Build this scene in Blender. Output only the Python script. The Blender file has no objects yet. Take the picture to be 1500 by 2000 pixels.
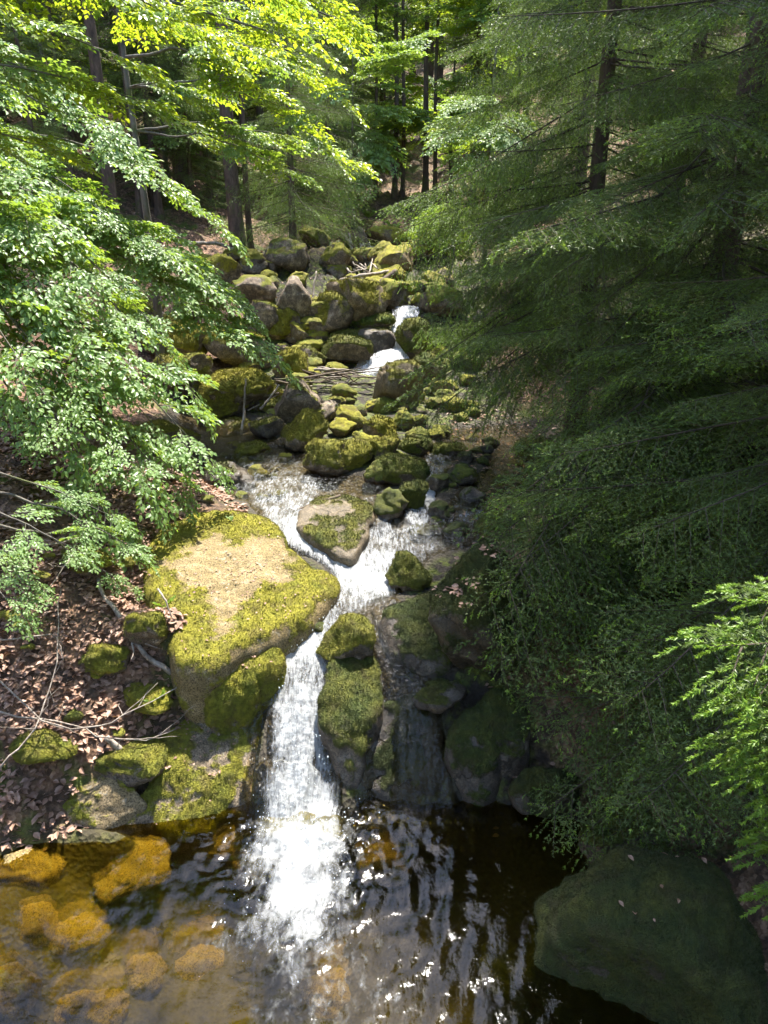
import bpy, bmesh, math, random
import numpy as np
from mathutils import Vector, Matrix

# ------------------------------------------------------------------ camera, sky, sun, exposure
SC = bpy.context.scene
COL = SC.collection
CAM_Z, PITCH, FPX = 4.5, math.radians(22.0), 1444.0
cam_d = bpy.data.cameras.new('camera'); cam = bpy.data.objects.new('camera', cam_d); COL.objects.link(cam)
cam.location = (0, 0, CAM_Z); cam.rotation_euler = (math.radians(90) - PITCH, 0, 0)
cam_d.sensor_fit = 'VERTICAL'; cam_d.sensor_height = 36.0; cam_d.lens = 26.0
cam_d.clip_start = 0.05; cam_d.clip_end = 500
SC.camera = cam
SUN_EL, SUN_AZ = math.radians(67), math.radians(17)       # high, ahead of the camera
w = bpy.data.worlds.new('World'); SC.world = w; w.use_nodes = True
nt = w.node_tree; nt.nodes.clear()
sky = nt.nodes.new('ShaderNodeTexSky'); sky.sky_type = 'NISHITA'; sky.sun_disc = False
sky.sun_elevation = SUN_EL; sky.sun_rotation = SUN_AZ
bg = nt.nodes.new('ShaderNodeBackground'); bg.inputs[1].default_value = 0.15
wo = nt.nodes.new('ShaderNodeOutputWorld')
nt.links.new(sky.outputs[0], bg.inputs[0]); nt.links.new(bg.outputs[0], wo.inputs[0])
sun_d = bpy.data.lights.new('sun', 'SUN'); sun_d.energy = 4.6; sun_d.angle = math.radians(0.53); sun_d.color = (1, 0.95, 0.86)
sun = bpy.data.objects.new('sun', sun_d); COL.objects.link(sun)
sd = Vector((math.sin(SUN_AZ) * math.cos(SUN_EL), math.cos(SUN_AZ) * math.cos(SUN_EL), math.sin(SUN_EL)))
sun.rotation_euler = sd.to_track_quat('Z', 'Y').to_euler(); sun.location = (0, 0, 30)
SC.view_settings.view_transform = 'Standard'; SC.view_settings.look = 'None'
SC.view_settings.exposure = 1.82; SC.view_settings.gamma = 1.0
SC.render.engine = 'CYCLES'
cy = SC.cycles
cy.max_bounces = 6; cy.diffuse_bounces = 3; cy.use_adaptive_sampling = True; cy.adaptive_threshold = 0.03; cy.sample_clamp_direct = 12.0; cy.glossy_bounces = 3; cy.transmission_bounces = 4
cy.transparent_max_bounces = 10; cy.caustics_reflective = False; cy.caustics_refractive = False
cy.sample_clamp_indirect = 6.0; cy.use_denoising = True

RNG = np.random.default_rng(7)
random.seed(7)

# ------------------------------------------------------------------ helpers
def tag(o, label=None, cat=None, group=None, kind=None):
    if label: o['label'] = label
    if cat: o['category'] = cat
    if group: o['group'] = group
    if kind: o['kind'] = kind
    return o

def empty(name, loc):
    o = bpy.data.objects.new(name, None); COL.objects.link(o); o.location = loc
    o.empty_display_size = 0.1
    return o

def link(name, me, parent=None, mw=None):
    o = bpy.data.objects.new(name, me); COL.objects.link(o)
    if parent is not None: o.parent = parent
    if mw is not None: o.matrix_local = mw
    return o

def mk_mesh(name, V, F, mats, smooth=True, attrs=None, mat_idx=None):
    """V (n,3); F list of arrays (m,3) or (m,4)"""
    me = bpy.data.meshes.new(name)
    V = np.asarray(V, dtype=np.float32)
    F = [np.asarray(f, dtype=np.int32) for f in F if len(f)]
    me.vertices.add(len(V)); me.vertices.foreach_set('co', V.ravel())
    li = np.concatenate([f.ravel() for f in F])
    tot = np.concatenate([np.full(len(f), f.shape[1], dtype=np.int32) for f in F])
    st = np.concatenate([[0], np.cumsum(tot)[:-1]]).astype(np.int32)
    me.loops.add(len(li)); me.loops.foreach_set('vertex_index', li)
    me.polygons.add(len(tot)); me.polygons.foreach_set('loop_start', st); me.polygons.foreach_set('loop_total', tot)
    if mat_idx is not None: me.polygons.foreach_set('material_index', np.asarray(mat_idx, dtype=np.int32))
    me.polygons.foreach_set('use_smooth', np.full(len(tot), smooth))
    for m in (mats if isinstance(mats, (list, tuple)) else [mats]): me.materials.append(m)
    for k, a in (attrs or {}).items():
        at = me.attributes.new(k, 'FLOAT', 'POINT'); at.data.foreach_set('value', np.asarray(a, dtype=np.float32))
    me.update(calc_edges=True)
    return me

_perm = np.random.default_rng(3).permutation(256); _perm = np.concatenate([_perm, _perm, _perm])
_grad = np.random.default_rng(4).normal(size=(256, 3)); _grad /= np.linalg.norm(_grad, axis=1)[:, None]
def perlin(p):
    p = np.asarray(p, dtype=np.float64)
    i = np.floor(p).astype(int); f = p - i; i &= 255
    u = f * f * f * (f * (f * 6 - 15) + 10)
    r = 0
    for dx in (0, 1):
        wx = u[:, 0] if dx else 1 - u[:, 0]
        for dy in (0, 1):
            wy = u[:, 1] if dy else 1 - u[:, 1]
            for dz in (0, 1):
                wz = u[:, 2] if dz else 1 - u[:, 2]
                h = _perm[_perm[_perm[(i[:, 0] + dx) & 255] + ((i[:, 1] + dy) & 255)] + ((i[:, 2] + dz) & 255)]
                g = _grad[h]
                r = r + wx * wy * wz * (g[:, 0] * (f[:, 0] - dx) + g[:, 1] * (f[:, 1] - dy) + g[:, 2] * (f[:, 2] - dz))
    return r * 1.6
def fbm(p, octv=4, gain=0.5):
    p = np.asarray(p, dtype=np.float64); a = 1.0; r = 0
    for k in range(octv):
        r = r + a * perlin(p * 2.03 ** k + 17.3 * k); a *= gain
    return r
def sstep(a, b, x):
    t = np.clip((x - a) / (b - a), 0, 1); return t * t * (3 - 2 * t)

class MB:
    def __init__(s): s.V = []; s.T = []; s.Q = []; s.n = 0; s.A = []; s.tm = []; s.qm = []
    def add(s, V, T=None, Q=None, a=0.0, m=0):
        V = np.asarray(V, dtype=float)
        if T is not None and len(T): s.T.append(np.asarray(T) + s.n); s.tm.append(np.full(len(T), m))
        if Q is not None and len(Q): s.Q.append(np.asarray(Q) + s.n); s.qm.append(np.full(len(Q), m))
        s.V.append(V); s.A.append(np.full(len(V), a) if np.isscalar(a) else np.asarray(a)); s.n += len(V)
    def tube(s, P, R, sides=6, m=0, cap=True):
        P = np.asarray(P, dtype=float); n = len(P); R = np.broadcast_to(np.asarray(R, dtype=float), (n,))
        T = np.gradient(P, axis=0); T /= np.linalg.norm(T, axis=1)[:, None] + 1e-9
        ref = np.array([0, 0, 1.0]) if abs(T[0, 2]) < 0.8 else np.array([1.0, 0, 0])
        A = np.cross(T, ref); A /= np.linalg.norm(A, axis=1)[:, None] + 1e-9
        B = np.cross(T, A)
        ang = np.linspace(0, 2 * np.pi, sides, endpoint=False)
        V = P[:, None] + R[:, None, None] * (np.cos(ang)[None, :, None] * A[:, None] + np.sin(ang)[None, :, None] * B[:, None])
        i = np.arange(n - 1)[:, None] * sides; j = np.arange(sides)[None]; k = (j + 1) % sides
        Q = np.stack([i + j, i + k, i + sides + k, i + sides + j], -1).reshape(-1, 4)
        V = V.reshape(-1, 3)
        Tt = []
        if cap:
            V = np.vstack([V, P[0] - T[0] * R[0] * .2, P[-1] + T[-1] * R[-1] * .2]); a0, a1 = n * sides, n * sides + 1
            for q in range(sides):
                Tt.append((a0, (q + 1) % sides, q)); Tt.append((a1, (n - 1) * sides + q, (n - 1) * sides + (q + 1) % sides))
        s.add(V, T=Tt, Q=Q, m=m)
    def mesh(s, name, mats, smooth=True, attr=None):
        F = []; mi = []
        if s.T: F.append(np.vstack(s.T)); mi.append(np.concatenate(s.tm))
        if s.Q: F.append(np.vstack(s.Q)); mi.append(np.concatenate(s.qm))
        return mk_mesh(name, np.vstack(s.V), F, mats, smooth, {attr: np.concatenate(s.A)} if attr else None, np.concatenate(mi))

# ------------------------------------------------------------------ camera rays: where a place in the photograph stands
_cp, _sp = math.cos(PITCH), math.sin(PITCH)
def ray(u, v):
    a = (u - 750) / FPX; b = (1000 - v) / FPX
    return np.array([a, _cp + b * _sp, -_sp + b * _cp])
def ym(y): return float(np.interp(y, [-9, 4.6, 5.05, 5.5, 6.3, 7.1, 8.6, 11.2, 12.3, 13.2, 15.5, 18, 21, 25, 32, 132], [-9, 4.6, 5.2, 5.9, 6.8, 7.75, 9.5, 12.2, 13.7, 14.8, 17.2, 20, 23, 27.5, 35, 135]))
def zm(z): return float(np.interp(z, [-9, 0, .31, .625, 1.14, 1.25, 1.32, 1.5, 1.62, 1.7, 1.9, 2.1, 2.3, 2.87, 12], [-9, 0, .253, .51, .895, 1.02, 1.073, 1.25, 1.369, 1.41, 1.55, 1.84, 2.04, 2.67, 11.8]))
def at_y(u, v, y):
    y = ym(y); d = ray(u, v); t = y / d[1]; return np.array([d[0] * t, y, CAM_Z + d[2] * t])
def at_z(u, v, z):
    d = ray(u, v); t = (z - CAM_Z) / d[2]; return np.array([d[0] * t, d[1] * t, z])

WY = [-9, 4.60, 4.72, 4.87, 5.2, 5.5, 5.9, 6.25, 6.8, 7.3, 7.75, 8.7, 9.5, 12.2, 13.1, 13.7, 14.1, 14.5, 14.8, 15.6, 17.2, 20, 23, 27.5, 35, 48, 75, 125]
WZ = [0, 0, .11, .25, .51, .70, .895, 1.02, 1.073, 1.25, 1.369, 1.40, 1.406, 1.44, 1.62, 1.80, 1.90, 2.25, 2.66, 2.80, 3.15, 3.80, 4.35, 5.2, 6.86, 11, 22, 40]
def wl(y): return np.interp(y, WY, WZ)
XY = [0, 3, 4.3, 4.7, 5.9, 6.8, 7.75, 9.5, 11.5, 13.7, 15.1, 20, 33, 120]
XL = [-4, -3.6, -2.7, -1.8, -1.5, -1.4, -1.65, -2.8, -3.2, -2.5, -2.6, -3.3, -4, -4]
XR = [2.3, 2.1, 1.8, 1.3, 1.0, 1.0, 1.4, 2.2, 2.2, 1.8, 2.0, 2.8, 4, 4]

def wls(x, y):             # the water's slope with an uneven foot
    q = np.stack([x * 2.1, np.full_like(x, 7.3), y * .6], 1)
    return wl(y + (.20 * fbm(q, 3) - .14 * sstep(-.2, .3, x)) * sstep(4.0, 4.4, y) * (1 - sstep(5.0, 5.9, y)))
def pw(u, v):
    d = ray(u, v); lo, hi = 0.5, 60.0
    for _ in range(50):
        t = (lo + hi) / 2; y = d[1] * t
        if CAM_Z + d[2] * t > wl(y): lo = t
        else: hi = t
    return np.array([d[0] * lo, d[1] * lo, CAM_Z + d[2] * lo])
def px_size(p):            # metres per photo pixel at a point
    return (p[1] * _cp + (CAM_Z - p[2]) * _sp) / FPX

CH = [  # channels: (u, v, half width px, foam)
    [(590, 1640, 95, .9), (588, 1560, 82, .75), (585, 1500, 70, .62), (582, 1440, 62, .70), (588, 1390, 62, .78), (580, 1330, 78, .60), (588, 1270, 60, .75), (610, 1225, 40, .7), (660, 1185, 55, .5), (715, 1135, 75, .8)],
    [(700, 1115, 48, .8), (645, 1075, 40, .7), (590, 1045, 42, .8), (565, 1005, 60, .62), (555, 955, 100, .5), (510, 915, 125, .36), (450, 880, 115, .28), (425, 835, 80, .03), (395, 805, 55, .0)],
    [(560, 985, 70, .55), (640, 945, 60, .33), (710, 945, 48, .3)],
    [(735, 1105, 44, .7), (745, 1055, 40, .55), (735, 1000, 28, .5), (725, 960, 26, .3)],
    [(760, 1110, 48, .7), (805, 1055, 60, .5), (860, 1028, 62, .38), (910, 1000, 52, .42), (965, 960, 70, .25), (1015, 925, 75, .2), (1020, 880, 80, .2)],
    [(815, 1010, 34, .6), (830, 965, 24, .9), (845, 915, 30, .5), (870, 880, 40, .4), (930, 850, 60, .25), (1000, 850, 80, .2)],
    [(755, 1180, 30, .4), (770, 1240, 44, .15), (775, 1300, 50, .12), (800, 1370, 56, .08), (790, 1460, 75, .05), (785, 1545, 100, .0)],
]
SEG = []
for c in CH:
    pts = []
    for (u, v, hw, fo) in c:
        p = pw(u, v); pts.append((p[0], p[1], hw * px_size(p), fo))
    SEG += [(pts[k], pts[k + 1]) for k in range(len(pts) - 1)]
def channel(x, y):
    """normalised distance to the nearest channel (1 = its edge) and the foam carried there"""
    best = np.full(x.shape, 9.0); foam = np.zeros(x.shape)
    for a, b in SEG:
        dx, dy = b[0] - a[0], b[1] - a[1]; L = dx * dx + dy * dy
        t = np.clip(((x - a[0]) * dx + (y - a[1]) * dy) / L, 0, 1)
        d = np.hypot(x - a[0] - t * dx, y - a[1] - t * dy) / (a[2] + t * (b[2] - a[2]))
        m = d < best
        best = np.where(m, d, best)
        foam = np.maximum(foam, (a[3] + t * (b[3] - a[3])) * (1 - sstep(0.55, 1.25, d)))
    return best, foam

def gh(x, y):
    x = np.atleast_1d(np.asarray(x, dtype=float)); y = np.atleast_1d(np.asarray(y, dtype=float))
    sh = x.shape; x = x.ravel(); y = y.ravel()
    base = wls(x, y)
    xl = np.interp(y, XY, XL); xr = np.interp(y, XY, XR)
    dl = np.maximum(0, xl - x); dr = np.maximum(0, x - xr)
    p = np.stack([x, y, np.zeros_like(x)], 1)
    n = fbm(p * 0.9, 4) * 0.16 + fbm(p * 4.0 + 9, 3) * 0.035
    far = sstep(13.6, 15.5, y)
    side = 0.24 * dl + 0.02 * dl ** 2 * (dl < 30) + np.where(dl >= 30, 18, 0) + 0.42 * dr + 0.01 * np.minimum(dr, 30) ** 2
    side = np.minimum(side, 9 + 0.2 * (dl + dr))
    d, _ = channel(x, y)
    instream = (1 - sstep(0, 0.7, dl + dr)) * (1 - far)
    prof = np.where(d < 1, -0.13 * (1 - d ** 2), np.minimum(0.06 * (d - 1), 0.13))
    z = base + side + n * (0.35 + 0.65 * (1 - instream)) * (1 + 1.2 * far) + prof * (1 - far)
    # the pool: a bed sinking half a metre below the water
    ysh = y + .22 * sstep(-1.0, -2.2, x) - .16 * sstep(.0, .9, x) + .10 * fbm(p * 1.7 + 31, 3)
    pool = (1 - sstep(4.38, 4.72, ysh))
    ins = np.minimum(x - xl, xr - x)
    bed = -0.06 - 0.75 * sstep(0.0, 1.5, ins) + n * 0.7
    bed = np.where(ins > 0, bed, -0.06 + 0.42 * (dl + dr) + n * 0.8 * sstep(0, .5, dl + dr))
    z = z * (1 - pool) + bed * pool
    z -= .34 * sstep(1.0, 1.18, -x) * (1 - .6 * sstep(1.8, 2.3, -x)) * (1 - sstep(2.5, 2.9, -x)) * (1 - sstep(5.25, 5.65, y)) * sstep(4.35, 4.5, y)
    z += .30 * np.exp(-((x + 1.95) / .38) ** 2 - ((y - 5.55) / .30) ** 2)
    z -= .34 * np.exp(-((x + .10) / .62) ** 2 - ((y - 13.85) / .42) ** 2)
    return z.reshape(sh)
def g1(x, y): return float(gh(x, y)[0])
def pg(u, v, lift=0.0):
    d = ray(u, v); t = np.linspace(2.5, 48, 800)
    z = CAM_Z + d[2] * t - gh(d[0] * t, d[1] * t) - lift
    k = int(np.argmax(z < 0)) if (z < 0).any() else len(t) - 1
    k = max(k, 1); f = z[k - 1] / (z[k - 1] - z[k] + 1e-9); tt = t[k - 1] + f * (t[k] - t[k - 1])
    return np.array([d[0] * tt, d[1] * tt, CAM_Z + d[2] * tt])

# ------------------------------------------------------------------ materials
class NT:
    def __init__(s, name):
        s.m = bpy.data.materials.new(name); s.m.use_nodes = True; s.t = s.m.node_tree; s.t.nodes.clear()
        s.out = s.t.nodes.new('ShaderNodeOutputMaterial')
    def n(s, typ, props=None, **inp):
        nd = s.t.nodes.new(typ)
        for k, v in (props or {}).items(): setattr(nd, k, v)
        for k, v in inp.items():
            key = int(k[1:]) if k[0] == 'i' and k[1:].isdigit() else k.replace('_', ' ')
            s.set(nd, key, v)
        return nd
    def set(s, nd, key, v):
        if hasattr(v, 'outputs'): v = v.outputs[0]
        if isinstance(v, bpy.types.NodeSocket): s.t.links.new(v, nd.inputs[key])
        else: nd.inputs[key].default_value = v
    def noise(s, vec, scale, detail=4, rough=0.55, dist=0.0):
        return s.n('ShaderNodeTexNoise', None, Vector=vec, Scale=scale, Detail=detail, Roughness=rough, Distortion=dist)
    def ramp(s, fac, stops):
        r = s.n('ShaderNodeValToRGB', None, Fac=fac); e = r.color_ramp.elements
        while len(e) < len(stops): e.new(0.5)
        for q, (p, c) in zip(e, stops): q.position = p; q.color = (*c, 1) if len(c) == 3 else c
        return r
    def math(s, op, a, b=0.5, c=0.0, clamp=False):
        nd = s.n('ShaderNodeMath', {'operation': op, 'use_clamp': clamp}); s.set(nd, 0, a); s.set(nd, 1, b)
        if op == 'MULTIPLY_ADD': s.set(nd, 2, c)
        return nd
    def mix(s, f, a, b):
        nd = s.n('ShaderNodeMix', {'data_type': 'RGBA'})
        s.set(nd, 0, f); s.set(nd, 6, a); s.set(nd, 7, b); return nd.outputs[2]
    def mixsh(s, f, a, b):
        nd = s.t.nodes.new('ShaderNodeMixShader'); s.set(nd, 0, f); s.set(nd, 1, a); s.set(nd, 2, b); return nd
    def done(s, sh, disp=None):
        s.t.links.new(sh.outputs[0], s.out.inputs[0]); return s.m
def c4(r, g, b): return (r, g, b, 1)

def mat_rock(name='mossy_rock'):
    s = NT(name)
    tc = s.n('ShaderNodeTexCoord'); geo = s.n('ShaderNodeNewGeometry'); oi = s.n('ShaderNodeObjectInfo')
    pos = geo.outputs['Position']
    col = s.n('ShaderNodeSeparateColor', None, Color=oi.outputs['Color'])
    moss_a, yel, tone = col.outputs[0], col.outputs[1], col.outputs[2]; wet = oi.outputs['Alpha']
    n1 = s.noise(pos, 3.0, 6, .6); n2 = s.noise(pos, 38, 4, .65); n3 = s.noise(pos, 9, 5, .6, .4)
    vor = s.n('ShaderNodeTexVoronoi', None, Vector=pos, Scale=130.0)
    stone = s.ramp(n3.outputs[0], [(.28, (.05, .039, .029)), (.5, (.16, .122, .088)), (.66, (.42, .33, .235))])
    stone = s.mix(s.math('MULTIPLY', n2.outputs[0], .55), stone.outputs[0], c4(.13, .105, .085))
    amber = s.mix(n1.outputs[0], c4(.15, .11, .03), c4(.38, .28, .10))
    stone = s.mix(tone, stone, amber)
    sp = s.ramp(s.noise(pos, 75, 3, .7).outputs[0], [(.40, (.25, .22, .18)), (.5, (1, 1, 1)), (.62, (1.5, 1.42, 1.3))])
    spm = s.n('ShaderNodeMix', {'data_type': 'RGBA', 'blend_type': 'MULTIPLY'}); s.set(spm, 0, .8); s.set(spm, 6, stone); s.set(spm, 7, sp.outputs[0]); stone = spm.outputs[2]
    lich = s.ramp(s.noise(pos, 16, 3, .6).outputs[0], [(.60, (0, 0, 0)), (.68, (1, 1, 1))])
    stone = s.mix(s.math('MULTIPLY', lich.outputs[0], .35), stone, c4(.42, .40, .33))
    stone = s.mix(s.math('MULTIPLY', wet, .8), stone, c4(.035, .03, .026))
    at = s.n('ShaderNodeAttribute', {'attribute_name': 'moss'}).outputs[2]
    a = s.math('MULTIPLY_ADD', s.math('SUBTRACT', n2.outputs[0], .5), .45, at)
    mf = s.ramp(a, [(.40, (0, 0, 0)), (.52, (1, 1, 1))]).outputs[0]
    mn = s.noise(pos, 24, 5, .7); mn2 = s.noise(pos, 5, 3, .5)
    green = s.ramp(mn.outputs[0], [(.25, (.025, .045, .006)), (.5, (.08, .115, .012)), (.75, (.15, .19, .022))])
    yello = s.ramp(mn.outputs[0], [(.25, (.10, .095, .010)), (.5, (.27, .245, .020)), (.75, (.42, .38, .045))])
    mo = s.mix(s.math('MULTIPLY_ADD', s.math('SUBTRACT', mn2.outputs[0], .5), 1.6, yel, True), green.outputs[0], yello.outputs[0])
    dead = s.ramp(s.noise(pos, 6.5, 4, .65, .5).outputs[0], [(.50, (0, 0, 0)), (.64, (1, 1, 1))])
    mo = s.mix(s.math('MULTIPLY', dead.outputs[0], .5), mo, c4(.12, .085, .03))
    mo = s.mix(s.math('MULTIPLY', wet, .75), mo, c4(.018, .024, .006))  # darkens wet moss; also paints shade onto the shaded right-hand rocks
    wv = s.n('ShaderNodeVectorMath', {'operation': 'ADD'}, i0=pos, i1=s.n('ShaderNodeVectorMath', {'operation': 'SCALE'}, i0=n3.outputs[1], Scale=.35))
    ve = s.n('ShaderNodeTexVoronoi', {'feature': 'DISTANCE_TO_EDGE'}, Vector=wv, Scale=1.7)
    ck = s.ramp(ve.outputs[0], [(.0, (0, 0, 0)), (.018, (1, 1, 1))])
    ck = s.math('MAXIMUM', ck.outputs[0], s.math('SUBTRACT', 1.0, s.math('MULTIPLY', wet, .9)))
    stone = s.mix(ck.outputs[0], s.mix(.75, stone, c4(.012, .010, .008)), stone)
    base = s.mix(mf, stone, mo)
    ro = s.math('MULTIPLY_ADD', wet, -.62, .88)
    ro = s.math('MAXIMUM', ro, s.math('MULTIPLY', mf, .75))
    h = s.math('ADD', s.math('MULTIPLY', s.math('ADD', n2.outputs[0], s.noise(pos, 90, 3, .7).outputs[0]), .5), s.math('MULTIPLY', mf, s.math('MULTIPLY', vor.outputs[0], .9)))
    h = s.math('ADD', h, s.math('MULTIPLY', ck.outputs[0], 1.3))
    bp = s.n('ShaderNodeBump', None, Strength=.85, Distance=.018, Height=h)
    bs = s.n('ShaderNodeBsdfPrincipled', None, Base_Color=base, Roughness=ro, Normal=bp)
    bs.inputs['Specular IOR Level'].default_value = .45
    return s.done(bs)

def mat_ground():
    s = NT('forest_floor')
    geo = s.n('ShaderNodeNewGeometry'); pos = geo.outputs['Position']
    n1 = s.noise(pos, 1.1, 5, .6, .3); n2 = s.noise(pos, 28, 5, .7); n3 = s.noise(pos, 6, 4, .6)
    vor = s.n('ShaderNodeTexVoronoi', None, Vector=pos, Scale=26.0)
    lit = s.ramp(s.mix(.5, vor.outputs[1], n2.outputs[0]), [(.3, (.07, .036, .02)), (.55, (.21, .115, .065)), (.8, (.42, .26, .17))])
    soil = s.mix(n2.outputs[0], c4(.03, .018, .011), c4(.12, .072, .042))
    c = s.mix(s.ramp(n3.outputs[0], [(.4, (0, 0, 0)), (.52, (1, 1, 1))]).outputs[0], soil, lit.outputs[0])
    ms = s.ramp(n2.outputs[0], [(.3, (.025, .045, .006)), (.7, (.15, .17, .02))])
    c = s.mix(s.ramp(n1.outputs[0], [(.52, (0, 0, 0)), (.6, (1, 1, 1))]).outputs[0], c, ms.outputs[0])
    z = s.n('ShaderNodeSeparateXYZ', None, Vector=pos); y = z.outputs[1]
    bed = s.mix(n3.outputs[0], c4(.02, .018, .007), c4(.13, .108, .025))
    bed = s.mix(s.ramp(n1.outputs[0], [(.5, (0, 0, 0)), (.66, (.8, .8, .8))]).outputs[0], bed, c4(.36, .30, .05))
    at = s.n('ShaderNodeAttribute', {'attribute_name': 'bed'})
    dm = s.n('ShaderNodeAttribute', {'attribute_name': 'damp'}).outputs[2]
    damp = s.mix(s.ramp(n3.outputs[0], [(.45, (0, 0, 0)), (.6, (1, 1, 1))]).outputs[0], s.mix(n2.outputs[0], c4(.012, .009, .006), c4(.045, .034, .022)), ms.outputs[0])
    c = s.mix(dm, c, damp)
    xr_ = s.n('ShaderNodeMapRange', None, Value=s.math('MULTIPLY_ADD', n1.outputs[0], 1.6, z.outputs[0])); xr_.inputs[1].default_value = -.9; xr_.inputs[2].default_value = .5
    bed = s.mix(xr_.outputs[0], bed, s.mix(n3.outputs[0], c4(.012, .011, .009), c4(.06, .05, .035)))  # light lost in the deeper middle and right, painted into the bed colour
    up_ = s.n('ShaderNodeMapRange', None, Value=z.outputs[2]); up_.inputs[1].default_value = .0; up_.inputs[2].default_value = .12
    bed = s.mix(up_.outputs[0], bed, s.mix(n3.outputs[0], c4(.02, .016, .011), c4(.085, .068, .045)))
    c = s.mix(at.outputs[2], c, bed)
    bp = s.n('ShaderNodeBump', None, Strength=.8, Distance=.03, Height=s.math('ADD', n2.outputs[0], vor.outputs[0]))
    bs = s.n('ShaderNodeBsdfPrincipled', None, Base_Color=c, Roughness=.85, Normal=bp)
    return s.done(bs)

def mat_water(name, tint, flow=(14, 3.5, 3.5), foam_lo=.30, foam_hi=.62, ripple=(9, 5, 9), rip=.5, base_rough=.04, refr=0.0, white=.66):
    """clear water by Fresnel over a tinted see-through body; white where the water carries air"""
    s = NT(name)
    geo = s.n('ShaderNodeNewGeometry'); pos = geo.outputs['Position']
    at = s.n('ShaderNodeAttribute', {'attribute_name': 'foam'}).outputs[2]
    mp = s.n('ShaderNodeMapping', None, Vector=pos); mp.inputs['Scale'].default_value = flow
    nf = s.noise(mp, 3.0, 7, .68, .5); ng = s.noise(pos, 34, 5, .75); nb = s.noise(pos, 5, 4, .6)
    k = s.math('MULTIPLY_ADD', s.math('SUBTRACT', nf.outputs[0], .5), 1.45, s.math('MULTIPLY', s.math('SUBTRACT', ng.outputs[0], .5), .42))
    k = s.math('MULTIPLY_ADD', s.math('SUBTRACT', nb.outputs[0], .5), .6, k)
    k = s.math('ADD', k, s.math('MULTIPLY_ADD', at, 1.25, -.28))
    ff = s.n('ShaderNodeMapRange', {'interpolation_type': 'SMOOTHSTEP'}, Value=k); ff.inputs[1].default_value = foam_lo; ff.inputs[2].default_value = foam_hi
    gate = s.n('ShaderNodeMapRange', None, Value=at); gate.inputs[1].default_value = .01; gate.inputs[2].default_value = .12
    ff = s.math('MULTIPLY', ff.outputs[0], gate.outputs[0], clamp=True)
    mr = s.n('ShaderNodeMapping', None, Vector=pos); mr.inputs['Scale'].default_value = ripple
    r1 = s.noise(mr, 1.0, 4, .55, .8); r2 = s.noise(pos, 22, 3, .6, .3)
    h = s.math('MULTIPLY_ADD', r2.outputs[0], .45, r1.outputs[0])
    bp = s.n('ShaderNodeBump', None, Strength=rip, Distance=.06, Height=h)
    fr = s.n('ShaderNodeFresnel', None, IOR=1.42, Normal=bp)
    tr = s.n('ShaderNodeBsdfTransparent', None, Color=tint)
    rfr = s.n('ShaderNodeBsdfRefraction', None, Color=tint, Roughness=.02, IOR=1.33, Normal=bp)
    tr = s.mixsh(refr, tr, rfr)
    gl = s.n('ShaderNodeBsdfGlossy', None, Color=c4(1, 1, 1), Roughness=base_rough, Normal=bp)
    wsh = s.mixsh(fr.outputs[0], tr, gl)
    bf = s.n('ShaderNodeBump', None, Strength=.7, Distance=.022, Height=s.math('ADD', ng.outputs[0], nf.outputs[0]))
    df = s.n('ShaderNodeBsdfDiffuse', None, Color=c4(white, white * 1.03, white * 1.05), Normal=bf)
    tl = s.n('ShaderNodeBsdfTranslucent', None, Color=c4(white * .96, white * 1.03, white * 1.06), Normal=bf)
    fo = s.mixsh(.45, df, tl)
    fg = s.n('ShaderNodeBsdfGlossy', None, Color=c4(1, 1, 1), Roughness=.25, Normal=bf)
    fo = s.mixsh(.06, fo, fg)
    return s.done(s.mixsh(ff, wsh, fo))

def mat_leaf(name, c1, c2, t1, t2, rough=.38, transl=.45, scale=9, spec=.5):
    s = NT(name)
    geo = s.n('ShaderNodeNewGeometry'); pos = geo.outputs['Position']
    wn = s.n('ShaderNodeTexWhiteNoise', None, Vector=s.n('ShaderNodeVectorMath', {'operation': 'SNAP'}, i0=pos, i1=(.06, .06, .06)))
    n = s.noise(pos, scale, 2, .5)
    f = s.math('MULTIPLY_ADD', wn.outputs[0], .5, s.math('MULTIPLY', n.outputs[0], .5))
    a = s.mix(f, c1, c2); t = s.mix(f, t1, t2)
    bs = s.n('ShaderNodeBsdfPrincipled', None, Base_Color=a, Roughness=rough); bs.inputs['Specular IOR Level'].default_value = spec
    tl = s.n('ShaderNodeBsdfTranslucent', None, Color=t)
    return s.done(s.mixsh(transl, bs, tl))

def mat_needle():
    s = NT('spruce_needles')
    geo = s.n('ShaderNodeNewGeometry'); pos = geo.outputs['Position']; oi = s.n('ShaderNodeObjectInfo')
    at = s.n('ShaderNodeAttribute', {'attribute_name': 'fresh'}).outputs[2]
    n = s.noise(pos, 3.5, 3, .6)
    old = s.mix(n.outputs[0], c4(.08, .125, .03), c4(.20, .27, .07))
    old = s.mix(s.math('MULTIPLY', oi.outputs['Random'], .4), old, c4(.12, .16, .065))
    new = s.mix(n.outputs[0], c4(.14, .24, .03), c4(.22, .36, .045))
    c = s.mix(at, old, new)
    bs = s.n('ShaderNodeBsdfPrincipled', None, Base_Color=c, Roughness=.45); bs.inputs['Specular IOR Level'].default_value = .45
    tl = s.n('ShaderNodeBsdfTranslucent', None, Color=s.mix(at, c4(.14, .21, .035), c4(.34, .5, .05)))
    return s.done(s.mixsh(.35, bs, tl))

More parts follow.
